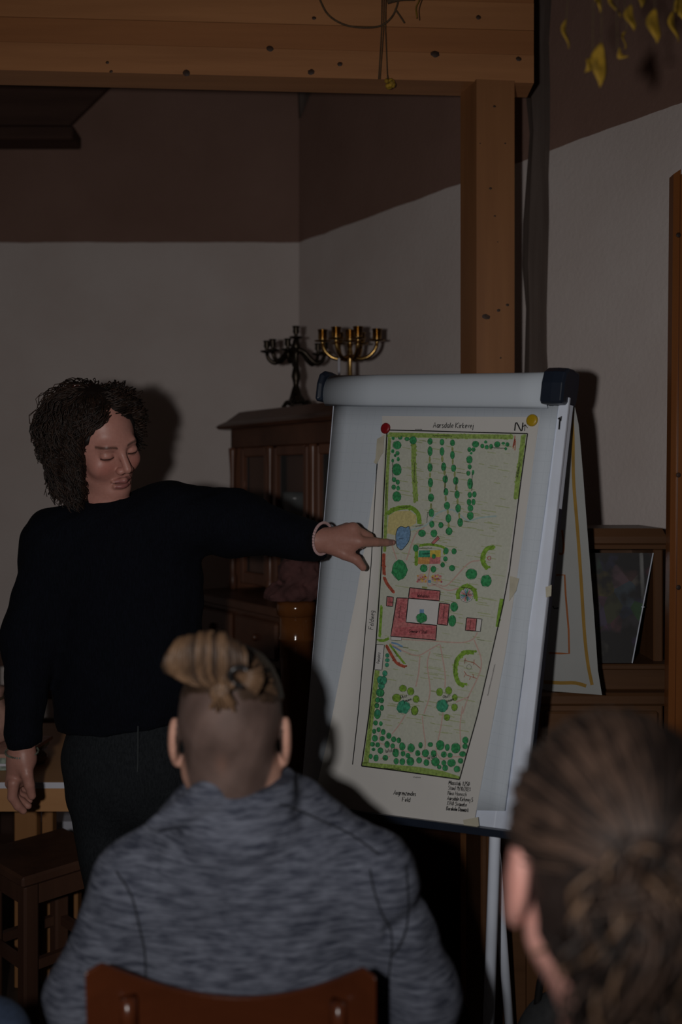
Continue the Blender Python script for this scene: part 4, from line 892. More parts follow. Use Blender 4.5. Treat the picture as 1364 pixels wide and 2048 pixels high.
def head_sdf(q, female=True):
    d = ell(q, (0, -.012, .030), (.074, .096, .086)); d = smin(d, ell(q, (0, .030, -.032), (.060, .056, .076)), .03)
    for s in (-1, 1):
        d = smin(d, cap(q, (s*.050, -.004, -.052), (s*.018, .060, -.094), .017, .014), .025)
        d = smin(d, ell(q, (s*.036, .062, -.030), (.024, .020, .022)), .02)
    d = smin(d, ell(q, (0, .066, -.096), (.022, .020, .018)), .02)
    d = smin(d, cap(q, (-.030, .080, .017), (.030, .080, .017), .011, .011), .02)
    for s in (-1, 1):
        d = ssub(d, ell(q, (s*.031, .099, .001), (.019, .014, .011)), .012)
        d = smin(d, ell(q, (s*.031, .0785, -.001), (.0145, .0125, .0115)), .004)
        d = ssub(d, cap(q, (s*.020, .0925, -.0065), (s*.043, .0855, -.0055), .0012, .0012), .002)
    d = smin(d, cap(q, (0, .088, .008), (0, .110, -.030), .0065, .0095), .012)
    for s in (-1, 1):
        d = smin(d, ell(q, (s*.0115, .098, -.036), (.0085, .010, .0085)), .006); d = ssub(d, ell(q, (s*.0065, .104, -.0455), (.0042, .006, .004)), .003)
    d = smin(d, cap(q, (-.020, .083, -.064), (0, .0945, -.0615), .0045, .0065), .006); d = smin(d, cap(q, (.020, .083, -.064), (0, .0945, -.0615), .0045, .0065), .006)
    d = smin(d, cap(q, (-.016, .083, -.0755), (.016, .083, -.0755), .0055, .0055), .006); d = smin(d, ell(q, (0, .088, -.076), (.013, .0075, .0062)), .006)
    d = ssub(d, cap(q, (-.019, .090, -.0685), (.019, .090, -.0685), .0022, .0022, ((0, 1, 0), 4.5)), .003)
    for s in (-1, 1):
        R = np.array([[1, 0, 0], [0, .97, -.24], [0, .24, .97]])
        e = ell(q, (s*.080, -.012, -.006), (.0085, .021, .033), R); e = ssub(e, ell(q, (s*.0895, -.006, -.003), (.006, .012, .020), R), .004)
        e = smin(e, ell(q, (s*.077, .000, -.036), (.0065, .008, .010)), .008); d = smin(d, e, .006)
    return d
FLESH = np.array((.36, .165, .115))
def face_color(q, base, lips=(.26, .085, .085), brow=(.035, .018, .012)):
    c = np.repeat(np.array(base)[None], len(q), 0)
    def put(mask, col): m = np.clip(mask, 0, 1)[:, None]; c[:] = c*(1-m)+np.array(col)*m
    front = (q[:, 1] > .03)
    for s in (-1, 1):
        put(np.exp(-(((q[:, 0]-s*.038)/.02)**2+((q[:, 2]+.03)/.02)**2))*front*.55, (base[0]*1.02, base[1]*.72, base[2]*.72))
        x = (q[:, 0]*s-.031)/.02; bz = .021-.004*x*x+.001*x
        put(np.clip(1.6-np.abs(q[:, 2]-bz)/.0026, 0, 1)*(np.abs(x) < .95)*(q[:, 1] > .05)*.8, brow)
        put(np.clip(1.5-np.abs(q[:, 2]+.0065-.0016*x*x)/.0019, 0, 1)*(np.abs(x) < .72)*(q[:, 1] > .07), (.012, .007, .006))
        put(np.clip(1.3-np.abs(q[:, 2]-.0085+.003*x*x)/.0016, 0, 1)*(np.abs(x) < .7)*(q[:, 1] > .07)*.35, (.12, .05, .035))
        put(((np.abs(q[:, 0]-s*.0065) < .0045) & (np.abs(q[:, 2]+.0455) < .0035) & (q[:, 1] > .09))*.7, (.06, .02, .015))
    w_ = np.abs(q[:, 0])/.021
    put(np.clip(1.5-np.abs(q[:, 2]+.0625)/(.0052*(1-.6*w_**2)+1e-4), 0, 1)*(w_ < 1)*(q[:, 1] > .078)*.85, lips); put(np.clip(1.5-np.abs(q[:, 2]+.076)/(.0058*(1-.6*w_**2)+1e-4), 0, 1)*(w_ < .9)*(q[:, 1] > .078)*.85, lips)
    put(((np.abs(q[:, 2]+.0685) < .0018) & (w_ < .9) & (q[:, 1] > .07))*.9, (.03, .008, .008))
    for s in (-1, 1): put(np.clip(1-np.sqrt(((q[:, 0]-s*.084)/.014)**2+((q[:, 1]+.012)/.026)**2+((q[:, 2]+.004)/.036)**2), 0, 1)*.5, (base[0]*1.15, base[1]*.85, base[2]*.8))
    return c
def finger(p, pts, rs, k=.003):
    d = None
    for a, b, ra, rb in zip(pts[:-1], pts[1:], rs[:-1], rs[1:]):
        e = cap(p, a, b, ra, rb); d = e if d is None else smin(d, e, k)
    return d
def strands(name, polys, r, cols, m, parent, n=4):
    mb = MB()
    V = []; Fc = []; Cc = []; base = 0
    for pts, rr, c in zip(polys, r, cols):
        v, f = tube_vf(pts, rr, n, False, False); V += v; Fc += [tuple(i+base for i in q) for q in f]; Cc += [c]*len(v); base += len(v)
    return mk(name, V, Fc, m, parent, True, col=np.array(Cc))
M['skin'] = skinmat('skin'); M['hair'] = hairmat('hair')
def knit(name, c1, c2, sx, sz, sc, bmp=.002, rough=.9):
    m, t, b = nt(name); f = noise(t, coords(t, (sx, sx, sz)), sc, 4, .65); L(t, ramp(t, f, [(.36, c1), (.64, c2)]), b.inputs['Base Color'])
    b.inputs['Roughness'].default_value = rough; b.inputs['Specular IOR Level'].default_value = .12; bump(t, b, f, bmp, .6); return m
M['navyknit'] = knit('navy_wool', (.0014, .0019, .0042), (.0030, .0038, .0078), 6, 1, 60, .003)
M['jeans'] = knit('charcoal_denim', (.0085, .0100, .0120), (.016, .0185, .0215), 3, 1, 90, .001)
M['heather'] = knit('heather_blue_fleece', (.030, .034, .050), (.125, .135, .170), .13, 1, 190, .0015)

# ------------------------------------------------------------------ the standing woman
YW = 2.36
wf = head_frame(P(199, 884, YW), 47, 18, 15, s=1.06)
wm = thing('person', P(240, 2200, YW)*np.array([1, 1, 0]), 'woman in dark navy sweater pointing at the garden map', 'person')
tip = onb(786, 1085, lift(786, 1085)+.006); YP = tip[1]
def hp(px, py, dy=0): return P(px, py, YP-.055+dy)
W_ = dict(wr=hp(640, 1080, -.01), imc=hp(722, 1084, -.004), mmc=hp(706, 1058, .004), rmc=hp(694, 1058, .028))
arm_sh, arm_el = P(372, 1030, YW+.0), P(515, 1055, YW-.01)
def left_hand(p):
    d = cap(p, hp(625, 1080, -.012), W_['wr'], .027, .0255, ((0, 1, 0), .72))
    d = smin(d, cap(p, W_['wr'], hp(712, 1081, -.004), .025, .0175, ((0, 1, 0), .75)), .018)
    d = smin(d, cap(p, W_['wr'], W_['mmc'], .021, .0165, ((0, 1, 0), .9)), .014); d = smin(d, cap(p, hp(660, 1072, .012), W_['rmc'], .018, .0155), .014)
    ind = finger(p, [W_['imc'], P(752, 1084, YP-.038), P(772, 1085, YP-.018), tip], [.0125, .0103, .0090, .0072]); d = smin(d, ind, .007)
    mid = finger(p, [W_['mmc'], hp(738, 1074, .022), hp(722, 1090, .042), hp(704, 1088, .036)], [.0135, .0108, .0095, .008]); d = smin(d, mid, .005)
    rng_ = finger(p, [W_['rmc'], hp(722, 1074, .046), hp(706, 1092, .058), hp(692, 1088, .050)], [.0125, .010, .009, .008]); d = smin(d, rng_, .005)
    pk = finger(p, [hp(684, 1066, .045), hp(706, 1080, .064), hp(694, 1096, .068), hp(684, 1090, .06)], [.0115, .009, .008, .007]); d = smin(d, pk, .005)
    th = finger(p, [hp(664, 1094, -.006), hp(690, 1108, -.006), hp(713, 1119, -.004), hp(726, 1135, -.002)], [.019, .0145, .0118, .0088]); d = smin(d, th, .012)
    d = smin(d, cap(p, hp(690, 1098, 0), hp(708, 1092, 0), .0125, .010), .012)
    nl = ssub(d, ell(p, tip+np.array([-.003, -.0085, .001]), (.006, .002, .0045)), .0015); return nl
YR = 2.27
def rp(px, py, dy=0): return P(px, py, YR+dy)
def right_hand(p):
    d = cap(p, rp(44, 1490), rp(42, 1520), .029, .030, ((0, 1, 0), .75)); d = smin(d, cap(p, rp(42, 1518), rp(24, 1566, .0), .029, .016, ((0, 1, 0), .8)), .016); d = smin(d, cap(p, rp(46, 1518), rp(40, 1560, .02), .026, .016), .014)
    d = smin(d, finger(p, [rp(27, 1566, -.012), rp(25, 1594, -.012), rp(36, 1612, -.006), rp(47, 1622, 0)], [.0135, .0108, .0095, .0078]), .006)
    d = smin(d, finger(p, [rp(26, 1566, .008), rp(30, 1596, .010), rp(44, 1604, .014), rp(57, 1612, .016)], [.0125, .0105, .0092, .0076]), .005)
    d = smin(d, finger(p, [rp(30, 1564, .026), rp(34, 1588, .030), rp(48, 1594, .032), rp(59, 1602, .034)], [.012, .0100, .0088, .0074]), .005)
    d = smin(d, finger(p, [rp(35, 1560, .042), rp(40, 1578, .046), rp(50, 1584, .046), rp(57, 1590, .046)], [.011, .009, .008, .0068]), .005)
    d = smin(d, finger(p, [rp(49, 1518, -.008), rp(54, 1548, -.018), rp(59, 1570, -.018), rp(64, 1592, -.014)], [.018, .0135, .0115, .0090]), .010); return d
def woman_body(p):
    q = to_local(wf, p); d = head_sdf(q)
    nk = to_world(wf, (0, -.022, -.07)); nb = P(215, 1010, YW+.03)
    d = smin(d, cap(p, nk, nb, .050, .056), .02); d = smin(d, ell(p, P(235, 1120, YW+.02), (.10, .07, .12)), .04)
    d = smin(d, cap(p, P(240, 1060, YW+.02), arm_sh, .05, .045), .03); d = smin(d, cap(p, arm_sh, arm_el, .040, .033), .02); d = smin(d, cap(p, arm_el, hp(625, 1080, -.012), .033, .022), .02)
    d = smin(d, cap(p, P(210, 1060, YW+.02), P(100, 1085, YW), .05, .045), .03); d = smin(d, cap(p, P(100, 1085, YW), P(52, 1280, YW-.01), .040, .033), .02); d = smin(d, cap(p, P(52, 1280, YW-.01), rp(45, 1490), .033, .024), .02)
    m = (p[:, 0] > hp(590, 0)[0]); 
    if m.any(): d[m] = smin(d[m], left_hand(p[m]), .012)
    m = (p[:, 2] < 1.0)
    if m.any(): d[m] = smin(d[m], right_hand(p[m]), .012)
    return d
WB = (.43, .205, .165)
def woman_color(p):
    q = to_local(wf, p); c = face_color(q, WB)
    far = np.linalg.norm(q, axis=1) > .20; c[far] = np.array(WB)*np.array((.80, .82, .80)); return c
lo = np.array([P(0, 0, YR)[0]-.06, 2.12, P(0, 1640, YR)[2]-.03]); hi = np.array([tip[0]+.03, 2.62, P(0, 760, YW)[2]+.03])
sculpt('body', woman_body, lo, hi, .0028, M['skin'], wm, woman_color)
def sweater(p):
    k = YW/FPX
    d = ell(p, P(255, 1180, YW+.03), (.182, .115, .22)); d = smin(d, ell(p, P(258, 1360, YW+.03), (.178, .118, .20)), .08)
    d = smin(d, cap(p, P(248, 1440, YW+.03), P(252, 1400, YW+.03), .150, .155, ((0, 1, 0), .72)), .05)
    d = smin(d, cap(p, P(110, 1075, YW+.01), P(350, 1035, YW+.02), .066, .072), .07); d = smin(d, cap(p, P(213, 1048, YW+.035), P(212, 1034, YW+.04), .075, .062), .04)
    # raised arm
    d = smin(d, cap(p, P(350, 1035, YW+.015), P(470, 1046, YW-.005), .078, .073), .05); d = smin(d, cap(p, P(470, 1046, YW-.005), P(590, 1074, YP-.068), .071, .050), .04); d = smin(d, cap(p, P(590, 1074, YP-.068), P(640, 1088, YP-.062), .049, .044), .02)
    # hanging arm
    d = smin(d, cap(p, P(108, 1090, YW+.01), P(60, 1270, YW-.02), .068, .062), .05); d = smin(d, cap(p, P(60, 1270, YW-.02), P(47, 1465, YR+.005), .061, .039), .03); d = smin(d, cap(p, P(47, 1465, YR+.005), P(47, 1478, YR), .040, .038), .01)
    zt = P(0, 1466, YW)[2]; hem = p[:, 2]-(zt+(p[:, 0]-P(110, 0, YW)[0])*.10); torso = p[:, 0] > P(96, 0, YW)[0]
    d = np.where(torso, np.maximum(d, -hem), d)
    d = np.maximum(d, -(p[:, 2]-P(0, 1492, YR)[2]))
    ce = P(646, 1086, YP-.062); ax = np.array([.80, -.58, -.14]); d = np.maximum(d, ((p-ce) @ ax).astype(np.float32))
    nz = ssub(d, cap(p, to_world(wf, (0, -.02, -.08)), P(216, 985, YW+.02), .052, .057), .004)
    nr = np.abs(nz) < .06
    if nr.any(): nz[nr] = ssub(nz[nr], head_sdf(to_local(wf, p[nr]))-.012, .006)
    near = np.abs(d) < .03; out = nz.copy(); out[near] += .0035*vnoise(p[near], 38, 1)+.0022*vnoise(p[near], 75, 2); return out
sw = sculpt('sweater', sweater, (P(0, 0, YW)[0]-.10, 2.14, P(0, 1495, YR)[2]-.02), (P(665, 0, YW)[0]+.06, 2.60, P(0, 960, YW)[2]+.03), .006, M['navyknit'], wm)
c = P(207, 1019, YW+.045); MB().tube([c+np.array([.060*math.cos(a), .058*math.sin(a)-.005, .006*math.sin(a)+.01*math.cos(a)]) for a in np.linspace(0, 2*math.pi, 30)[:-1]], .008, 8, closed=True).build('collar', M['navyknit'], sw, True)
def jeans(p):
    d = ell(p, P(270, 1535, YW+.03), (.164, .118, .16)); d = smin(d, cap(p, P(262, 1455, YW+.03), P(264, 1500, YW+.03), .145, .155, ((0, 1, 0), .72)), .05)
    for hx, kx, fx in ((206, 226, 240), (340, 352, 352)):
        hip = P(hx, 1600, YW+.03); kn = np.array([P(kx, 0, YW)[0], YW+.02, .46]); ft = np.array([P(fx, 0, YW)[0], YW+.06, .07])
        d = smin(d, cap(p, hip, kn, .080, .060), .03); d = smin(d, cap(p, kn, ft, .060, .043), .03)
    d = np.maximum(d, p[:, 2]-P(0, 1440, YW)[2]); d = np.maximum(d, .055-p[:, 2]); near = np.abs(d) < .03; d[near] += .002*vnoise(p[near], 45, 3); return d
jn = sculpt('jeans', jeans, (P(90, 0, YW)[0]-.06, 2.20, .03), (P(440, 0, YW)[0]+.05, 2.58, P(0, 1430, YW)[2]+.02), .007, M['jeans'], wm)
M['seam'] = plain('grey_stitching', (.03, .035, .038), .9)
MB().tube(spline([P(276, 1452, YW-.088), P(276, 1500, YW-.094), P(275, 1540, YW-.092), P(270, 1580, YW-.078), P(267, 1625, YW-.045)], 20), .0016, 6).build('fly_seam', M['seam'], jn, True)
for fx in (232, 352):
    c = np.array([P(fx, 0, YW)[0], YW+.0, 0]); o = MB().lathe([(.001, 0), (.048, 0), (.05, .015), (.046, .05), (.036, .075), (.001, .08)], 16, Matrix.Translation(c) @ Matrix.Diagonal((.9, 2.4, 1, 1))).build('shoe', M['shoe'], wm, True)
# bracelets
def beads(name, c, ax, rx, ry, n, r, m, dark=None):
    ax = ax/np.linalg.norm(ax); u = np.cross(ax, (0, 0, 1)); u /= np.linalg.norm(u); v_ = np.cross(ax, u); mb = MB()
    for k in range(n):
        a = 2*math.pi*k/n; q = c+u*rx*math.cos(a)+v_*ry*math.sin(a); t = (-u*rx*math.sin(a)+v_*ry*math.cos(a)); t /= np.linalg.norm(t); mb.tube([q-t*r*.8, q+t*r*.8], r, 8)
    o = mb.build(name, m, wm); o['kind'] = 'stuff'; return o
beads('bead_bracelet', P(645, 1077, YP-.066), np.array([.80, -.58, -.10]), .0365, .0375, 36, .0036, M['beadpink'])['label'] = 'pink bead bracelet'
beads('bead_bracelet', P(44, 1503, YR), np.array([.15, -.25, 1]), .036, .028, 40, .0022, M['beadgreen'])['label'] = 'small grey green bead bracelet'
# curly hair
M['clip'] = plain('dark_tortoiseshell', (.045, .014, .010), .2)
rg = np.random.default_rng(11); polys = []; rr = []; cols = []
def cran(th, ph, s=1.0): return np.array([0, -.012, .030])+s*np.array([.076*math.sin(th)*math.sin(ph), .098*math.sin(th)*math.cos(ph), .088*math.cos(th)])
for k in range(2700):
    ph = rg.uniform(-math.pi, math.pi); th0 = math.acos(rg.uniform(-.25, 1)); aph = abs(ph)
    if aph < 1.0 and th0 > .92+.25*aph: continue
    side = np.sign(ph) if abs(ph) > .05 else 1; part = rg.uniform(.0, 1)
    end_ph = side*max(aph, rg.uniform(.98, 1.4)); th1 = rg.uniform(1.65, 2.35) if aph > .9 else rg.uniform(1.5, 2.2)
    if ph < 0 and aph < 1.9: th1 = min(th1, rg.uniform(1.0, 1.45))
    if th1 < th0+.2: th1 = th0+.2
    R1 = rg.uniform(1.15, 1.72)*(1 if aph > 1.3 else .86)*(.90 if ph < 0 and aph < 2.2 else 1); n = 18; tw = rg.uniform(2.2, 4.8)*2*math.pi; p0 = rg.uniform(0, 6.28); am = rg.uniform(.004, .0115); pts = []
    for i in range(n):
        s = i/(n-1); th = th0+(th1-th0)*s; phh = ph+(end_ph-ph)*min(1, s*1.6); R = 1.0+(R1-1)*(1-(1-s)**2); q = cran(th, phh, R)
        if th > 1.6: q[2] = .030+.088*math.cos(1.6)*R-(th-1.6)*.155
        e1 = np.array([math.cos(phh), -math.sin(phh), 0]); e2 = np.array([math.sin(phh)*math.cos(th), math.cos(phh)*math.cos(th), -math.sin(th)]); e3 = np.cross(e1, e2)
        q = q+(e1*math.cos(tw*s+p0)+e3*math.sin(tw*s+p0))*am*min(1, .25+s*1.3); pts.append(to_world(wf, q))
    polys.append(pts); rr.append(np.linspace(.0016, .0009, n)*rg.uniform(.8, 1.5)); t = rg.uniform(0, 1); cols.append(np.array((.012, .007, .005))*(1-t)+np.array((.038, .019, .012))*t)
for k in range(620):                                     # loose ringlets hanging at the nape and over the cheek
    ph = rg.uniform(.95, 3.0); q0 = cran(rg.uniform(1.25, 1.75), ph, rg.uniform(1.05, 1.30)); zl_ = rg.uniform(-.135, -.085); n = 14; tw = rg.uniform(1.6, 3.4)*2*math.pi; p0 = rg.uniform(0, 6.28); am = rg.uniform(.005, .013); pts = []
    for i in range(n):
        s = i/(n-1); q = q0*(1-s)+np.array([q0[0]*1.04+.004, q0[1]*.98, zl_])*s; q = q+np.array([am*math.cos(tw*s+p0), am*math.sin(tw*s+p0), 0])*min(1, .3+s); pts.append(to_world(wf, q))
    polys.append(pts); rr.append(np.linspace(.0016, .0009, n)*rg.uniform(.8, 1.4)); t = rg.uniform(0, 1); cols.append(np.array((.012, .007, .005))*(1-t)+np.array((.038, .019, .012))*t)
for px in (155, 178):
    c = P(px, 778, YW-.02); MB().tube([c+np.array([.011*math.cos(a), .003*math.sin(2*a), .009*math.sin(a)]) for a in np.linspace(0, 2*math.pi, 18)[:-1]], .0026, 6, closed=True).build('hair_clip', M['clip'], wm, True)
def hairbase(p):
    q = to_local(wf, p); d = ell(q, (0, -.020, .030), (.084, .100, .094)); d = smin(d, ell(q, (0, -.055, -.035), (.095, .072, .075)), .05)
    d = smin(d, ell(q, (.082, -.030, -.030), (.026, .05, .075)), .03); d = smin(d, ell(q, (-.078, -.045, -.020), (.020, .04, .065)), .03)
    d = ssub(d, ell(q, (0, .085, -.045), (.078, .075, .125)), .01); d += .003*vnoise(q, 130, 5); return d
c = wf[0]; sculpt('hair_mass', hairbase, c-.19, c+.19, .005, M['hair'], wm, lambda p: np.repeat(np.array([[.010, .006, .005]]), len(p), 0))
strands('hair', polys, rr, cols, M['hair'], wm, 3)

# ------------------------------------------------------------------ the seated man, seen from behind
YM = 1.53
mf = head_frame(P(462, 1468, YM), 2, 6, 0, True, 1.06)
mn = thing('person', P(470, 2500, YM)*np.array([1, 1, 0])+np.array([0, .05, 0]), 'seated man with a topknot and shaved neck in heathered blue fleece', 'person')
def man_body(p):
    q = to_local(mf, p); d = head_sdf(q); d = smin(d, cap(p, to_world(mf, (0, -.022, -.05)), P(478, 1600, YM+.0), .060, .066), .03)
    d = smin(d, ell(p, P(490, 1780, YM+.04), (.13, .08, .16)), .05)
    for a, b, c_ in ((P(270, 1740, YM+.03), P(150, 1990, YM+.02), P(250, 2120, YM+.28)), (P(735, 1740, YM+.03), P(840, 1990, YM+.02), P(740, 2120, YM+.28))):
        d = smin(d, cap(p, P(490, 1700, YM+.03), a, .055, .045), .03); d = smin(d, cap(p, a, b, .042, .036), .02); d = smin(d, cap(p, b, c_, .036, .025), .02); d = smin(d, hand_sdf(p, c_, np.array([0, .95, -.3])), .012)
    return d
def hand_sdf(p, w0, dr_):                               # a relaxed hand: palm, four fingers, thumb
    dr_ = dr_/np.linalg.norm(dr_); sx = np.array([1., 0, 0]); up = np.cross(sx, dr_); d = cap(p, w0, w0+dr_*.08, .026, .034, (up, .5))
    for k, (x, ln) in enumerate(((-.027, .062), (-.009, .074), (.009, .07), (.027, .054))):
        a = w0+dr_*.09+sx*x; b = a+dr_*ln*.5-up*.006; c_ = b+dr_*ln*.3-up*.02; e_ = c_+dr_*ln*.1-up*.02; d = smin(d, finger(p, [a, b, c_, e_], [.0105, .0095, .0085, .0075]), .005)
    a = w0+dr_*.03-sx*.026; return smin(d, finger(p, [a, a+dr_*.03-sx*.02, a+dr_*.055-sx*.026], [.014, .011, .009]), .008)
MBASE = (.45, .25, .185)
def man_color(p):
    q = to_local(mf, p); c = face_color(q, MBASE); ax = np.abs(q[:, 0])
    hl = np.interp(ax, [0, .03, .05, .062, .09], [-.112, -.108, -.085, -.045, -.03]); ears = (ax > .0755) & (np.abs(q[:, 2]+.008) < .045) & (np.abs(q[:, 1]+.01) < .04)
    st = np.clip((q[:, 2]-hl)/.02, 0, 1)*(q[:, 1] < .03)*(~ears); nz = .5+.5*vnoise(q, 60, 2); nz2 = .5+.5*vnoise(q, 150, 4)
    side = np.clip((ax-.035)/.02, 0, 1)*np.clip((-.03-q[:, 2])/.02, 0, 1)*.5; hair = np.array((.080, .055, .048))*(.35+1.0*nz[:, None])*(.8+.4*nz2[:, None])
    up = np.clip((q[:, 2]-.02)/.05, 0, 1)[:, None]; hair = hair*(1-.25*up)-0*side[:, None]
    k = (st*.92)[:, None]; c = c*(1-k)+hair*k
    sc = np.exp(-((q[:, 0]+.006)/.008)**2-((q[:, 2]+.028)/.014)**2)*(q[:, 1] < 0)*.5; c = c*(1-sc[:, None])+np.array((.17, .09, .065))*sc[:, None]; return c
M['skinmatt'] = skinmat('stubbled_skin', .72)
sculpt('body', man_body, (-.55, 1.38, .52), (.30, 2.02, 1.28), .0034, M['skinmatt'], mn, man_color)
def fleece(p):
    d = ell(p, P(500, 1900, YM+.04), (.205, .115, .30)); d = smin(d, ell(p, P(505, 2250, YM+.05), (.19, .12, .26)), .08)
    d = smin(d, cap(p, P(290, 1770, YM+.02), P(470, 1690, YM+.02), .062, .080), .06); d = smin(d, cap(p, P(470, 1690, YM+.02), P(735, 1755, YM+.02), .080, .068), .06)
    for a, b, c_, ra in ((P(272, 1765, YM+.015), P(168, 1990, YM+.01), P(250, 2120, YM+.27), .064), (P(752, 1765, YM+.015), P(842, 1995, YM+.01), P(740, 2120, YM+.27), .066)):
        d = smin(d, cap(p, a, b, ra, .056), .035); d = smin(d, cap(p, b, c_, .056, .038), .03)
    d = np.maximum(d, .46-p[:, 2])
    # standing collar, higher on the right, folded over on the left
    a0 = P(485, 1640, YM-.005); a1 = P(492, 1588, YM-.010); col = cap(p, a0, a1, .094, .081); ctop = P(490, 1558, YM)[2]+(p[:, 0]-P(490, 0, YM)[0])*.14-.02*np.abs(p[:, 0]-P(500, 0, YM)[0])
    col = np.maximum(col, p[:, 2]-ctop); d = smin(d, col, .014)
    flap = cap(p, P(425, 1590, YM-.070), P(306, 1652, YM-.050), .026, .014, ((.6, .5, .6), .6)); d = smin(d, flap, .005)
    near = np.abs(d) < .04; q = p[near]; wr_ = .0055*vnoise(q*np.array([1, 1, .55], np.float32), 26, 4)+.0022*vnoise(q, 62, 7)
    fold = .008*np.exp(-((q[:, 2]-(1.48-.46*YM+(q[:, 0]-.0)*.5))/.014)**2)*(q[:, 0] > .06)
    d[near] += wr_+fold
    return d
fle = sculpt('fleece', fleece, (-.60, 1.34, .44), (.34, 1.92, 1.06), .0055, M['heather'], mn)
def onback(px, py):                                     # march a pixel ray to the fleece surface
    dd = np.array([(px-CX)/FPX, 1.0, (CY-py)/FPX]); o = np.array([0, 0, EYE]); t = 1.2
    for _ in range(40): t += .7*float(fleece(np.array([o+dd*t], np.float32))[0])
    return o+dd*(t-.0006)
M['seamdark'] = plain('dark_seam', (.010, .012, .018), .95)
for pts in ([(740, 1738), (748, 1780), (765, 1830), (780, 1855), (784, 1890), (778, 1950), (772, 2030)], [(812, 1730), (816, 1790), (814, 1850), (800, 1890), (786, 1910)], [(232, 1742), (262, 1790), (278, 1850), (290, 1910), (292, 1990)], [(560, 1608), (590, 1618), (640, 1640), (700, 1668), (760, 1710)]):
    MB().tube([onback(*q) for q in spline([np.array(q, float) for q in pts], 22)], .0016, 6).build('seam', M['seamdark'], fle, True)
M['trousers'] = plain('dark_trousers', (.02, .02, .023), .9)
def mtr(p):
    d = ell(p, (P(500, 0, YM)[0], YM+.06, .52), (.18, .13, .10))
    for s in (-.10, .10):
        x = P(500, 0, YM)[0]+s; kn = (x+s*.5, YM+.50, .53); d = smin(d, cap(p, (x, YM+.06, .53), kn, .085, .065), .04); d = smin(d, cap(p, kn, (x+s*.6, YM+.47, .09), .063, .045), .03)
    return np.maximum(d, .07-p[:, 2])
sculpt('trousers', mtr, (-.50, 1.38, .05), (.30, 2.16, .68), .010, M['trousers'], mn)
for s in (-.10, .10):
    x = P(500, 0, YM)[0]+s*1.6; MB().lathe([(.001, 0), (.046, 0), (.048, .015), (.044, .05), (.034, .085), (.001, .09)], 14, Matrix.Translation((x, YM+.53, 0)) @ Matrix.Diagonal((.95, 2.5, 1, 1))).build('shoe', M['shoe'], mn, True)
# topknot
rg = np.random.default_rng(5); polys = []; rr = []; cols = []
KN = P(478, 1352, YM-.122); BC = P(420, 1328, YM-.072); tone = lambda t: np.array((.030, .017, .011))*(1-t)+np.array((.175, .100, .054))*t
for k in range(210):                                     # folded-over bun: arcs from the crown down to the knot
    u = k/149; a = rg.uniform(0, 1); x = -1+1.9*rg.uniform(0, 1); lay = rg.uniform(.86, 1.05)+.05*math.sin(x*17+2.2*math.sin(x*5)); pts = []
    for i in range(14):
        s = i/13; an = math.pi*(.95-1.05*s)+rg.normal(0, .02); base = BC+np.array([x*.063*lay*math.sqrt(max(.02, 1-(.5*math.cos(an))**2)), -.036*lay*math.sin(an*.9)-.004, .047*lay*math.cos(math.pi*s)*math.sqrt(max(.05, 1-x*x*.8))])
        w2 = max(0, s-.55)/.45; base = base*(1-w2*.55)+KN*(w2*.55); pts.append(base+rg.normal(0, .0006, 3))
    polys.append(spline(pts, 16)); rr.append(np.linspace(.0030, .0024, 16)*rg.uniform(.5, 1.2)); cols.append(tone(min(1, .7*(.5+.5*math.sin(x*17+2.2*math.sin(x*5)))**1.5+.35*rg.uniform(0, 1)**2)))
for k in range(150):                                     # strands drawn from the right side of the crown to the knot
    ex = rg.uniform(470, 578); ey = np.interp(ex, [470, 540, 578], [1272, 1280, 1310])+rg.uniform(0, 85)*(ex-450)/120; q = to_local(mf, P(ex, ey, YM-.06)[None])[0]
    n_ = q-np.array([0, -.012, .03]); n_ = n_/np.sqrt(((n_/np.array([.079, .102, .100]))**2).sum()); e = to_world(mf, np.array([0, -.012, .03])+n_)
    pl = []; kq = to_local(mf, KN[None])[0]; eq = to_local(mf, e[None])[0]; c_ = np.array([0, -.010, .034]); lf = rg.uniform(1.0, 1.07)
    for i in range(12):
        s = i/11; q = eq*(1-s)+kq*s-c_; q = q/np.sqrt(((q/np.array([.0765, .097, .096]))**2).sum())*lf; pl.append(to_world(mf, (c_+q)*(1-max(0, s-.8)*5)+kq*max(0, s-.8)*5))
    polys.append(spline(pl, 12)); rr.append(np.linspace(.0022, .0030, 12)*rg.uniform(.6, 1.2)); cols.append(tone(rg.uniform(0, 1)**1.8))
for k in range(26):                                      # loose ends below the knot
    ex = rg.uniform(415, 470); ey = rg.uniform(1392, 1424); e = P(ex, ey, YM-.122); a = KN+np.array([rg.uniform(-.03, .0), .002, rg.uniform(-.014, 0)])
    polys.append(spline([a, (a+e)/2+np.array([-.004, -.010, .004]), e], 10)); rr.append(np.linspace(.0042, .0022, 10)*rg.uniform(.8, 1.2)); cols.append(tone(rg.uniform(.35, 1)))
for k in range(18):
    an = rg.uniform(-.9, .35); e = KN+np.array([.034*math.cos(an), -.004, .034*math.sin(an)]); polys.append(spline([KN, (KN+e)/2+np.array([0, -.012, .002]), e], 8)); rr.append(np.linspace(.0042, .0024, 8)); cols.append(tone(rg.uniform(.3, 1)))
strands('hair', polys, rr, cols, M['hair'], mn, 6)
def topcap(p):
    q = to_local(mf, p); d = ell(q, (.002, -.008, .036), (.0752, .095, .094)); d = np.maximum(d, .050-q[:, 2]); d = smin(d, ell(p, BC+np.array([0, .006, 0]), (.058, .036, .041)), .012); return d+.002*vnoise(q, 160, 3)
c = mf[0]; sculpt('hair_mass', topcap, c-.17, c+.19, .005, M['hair'], mn, lambda p: np.repeat(tone(.10)[None], len(p), 0))
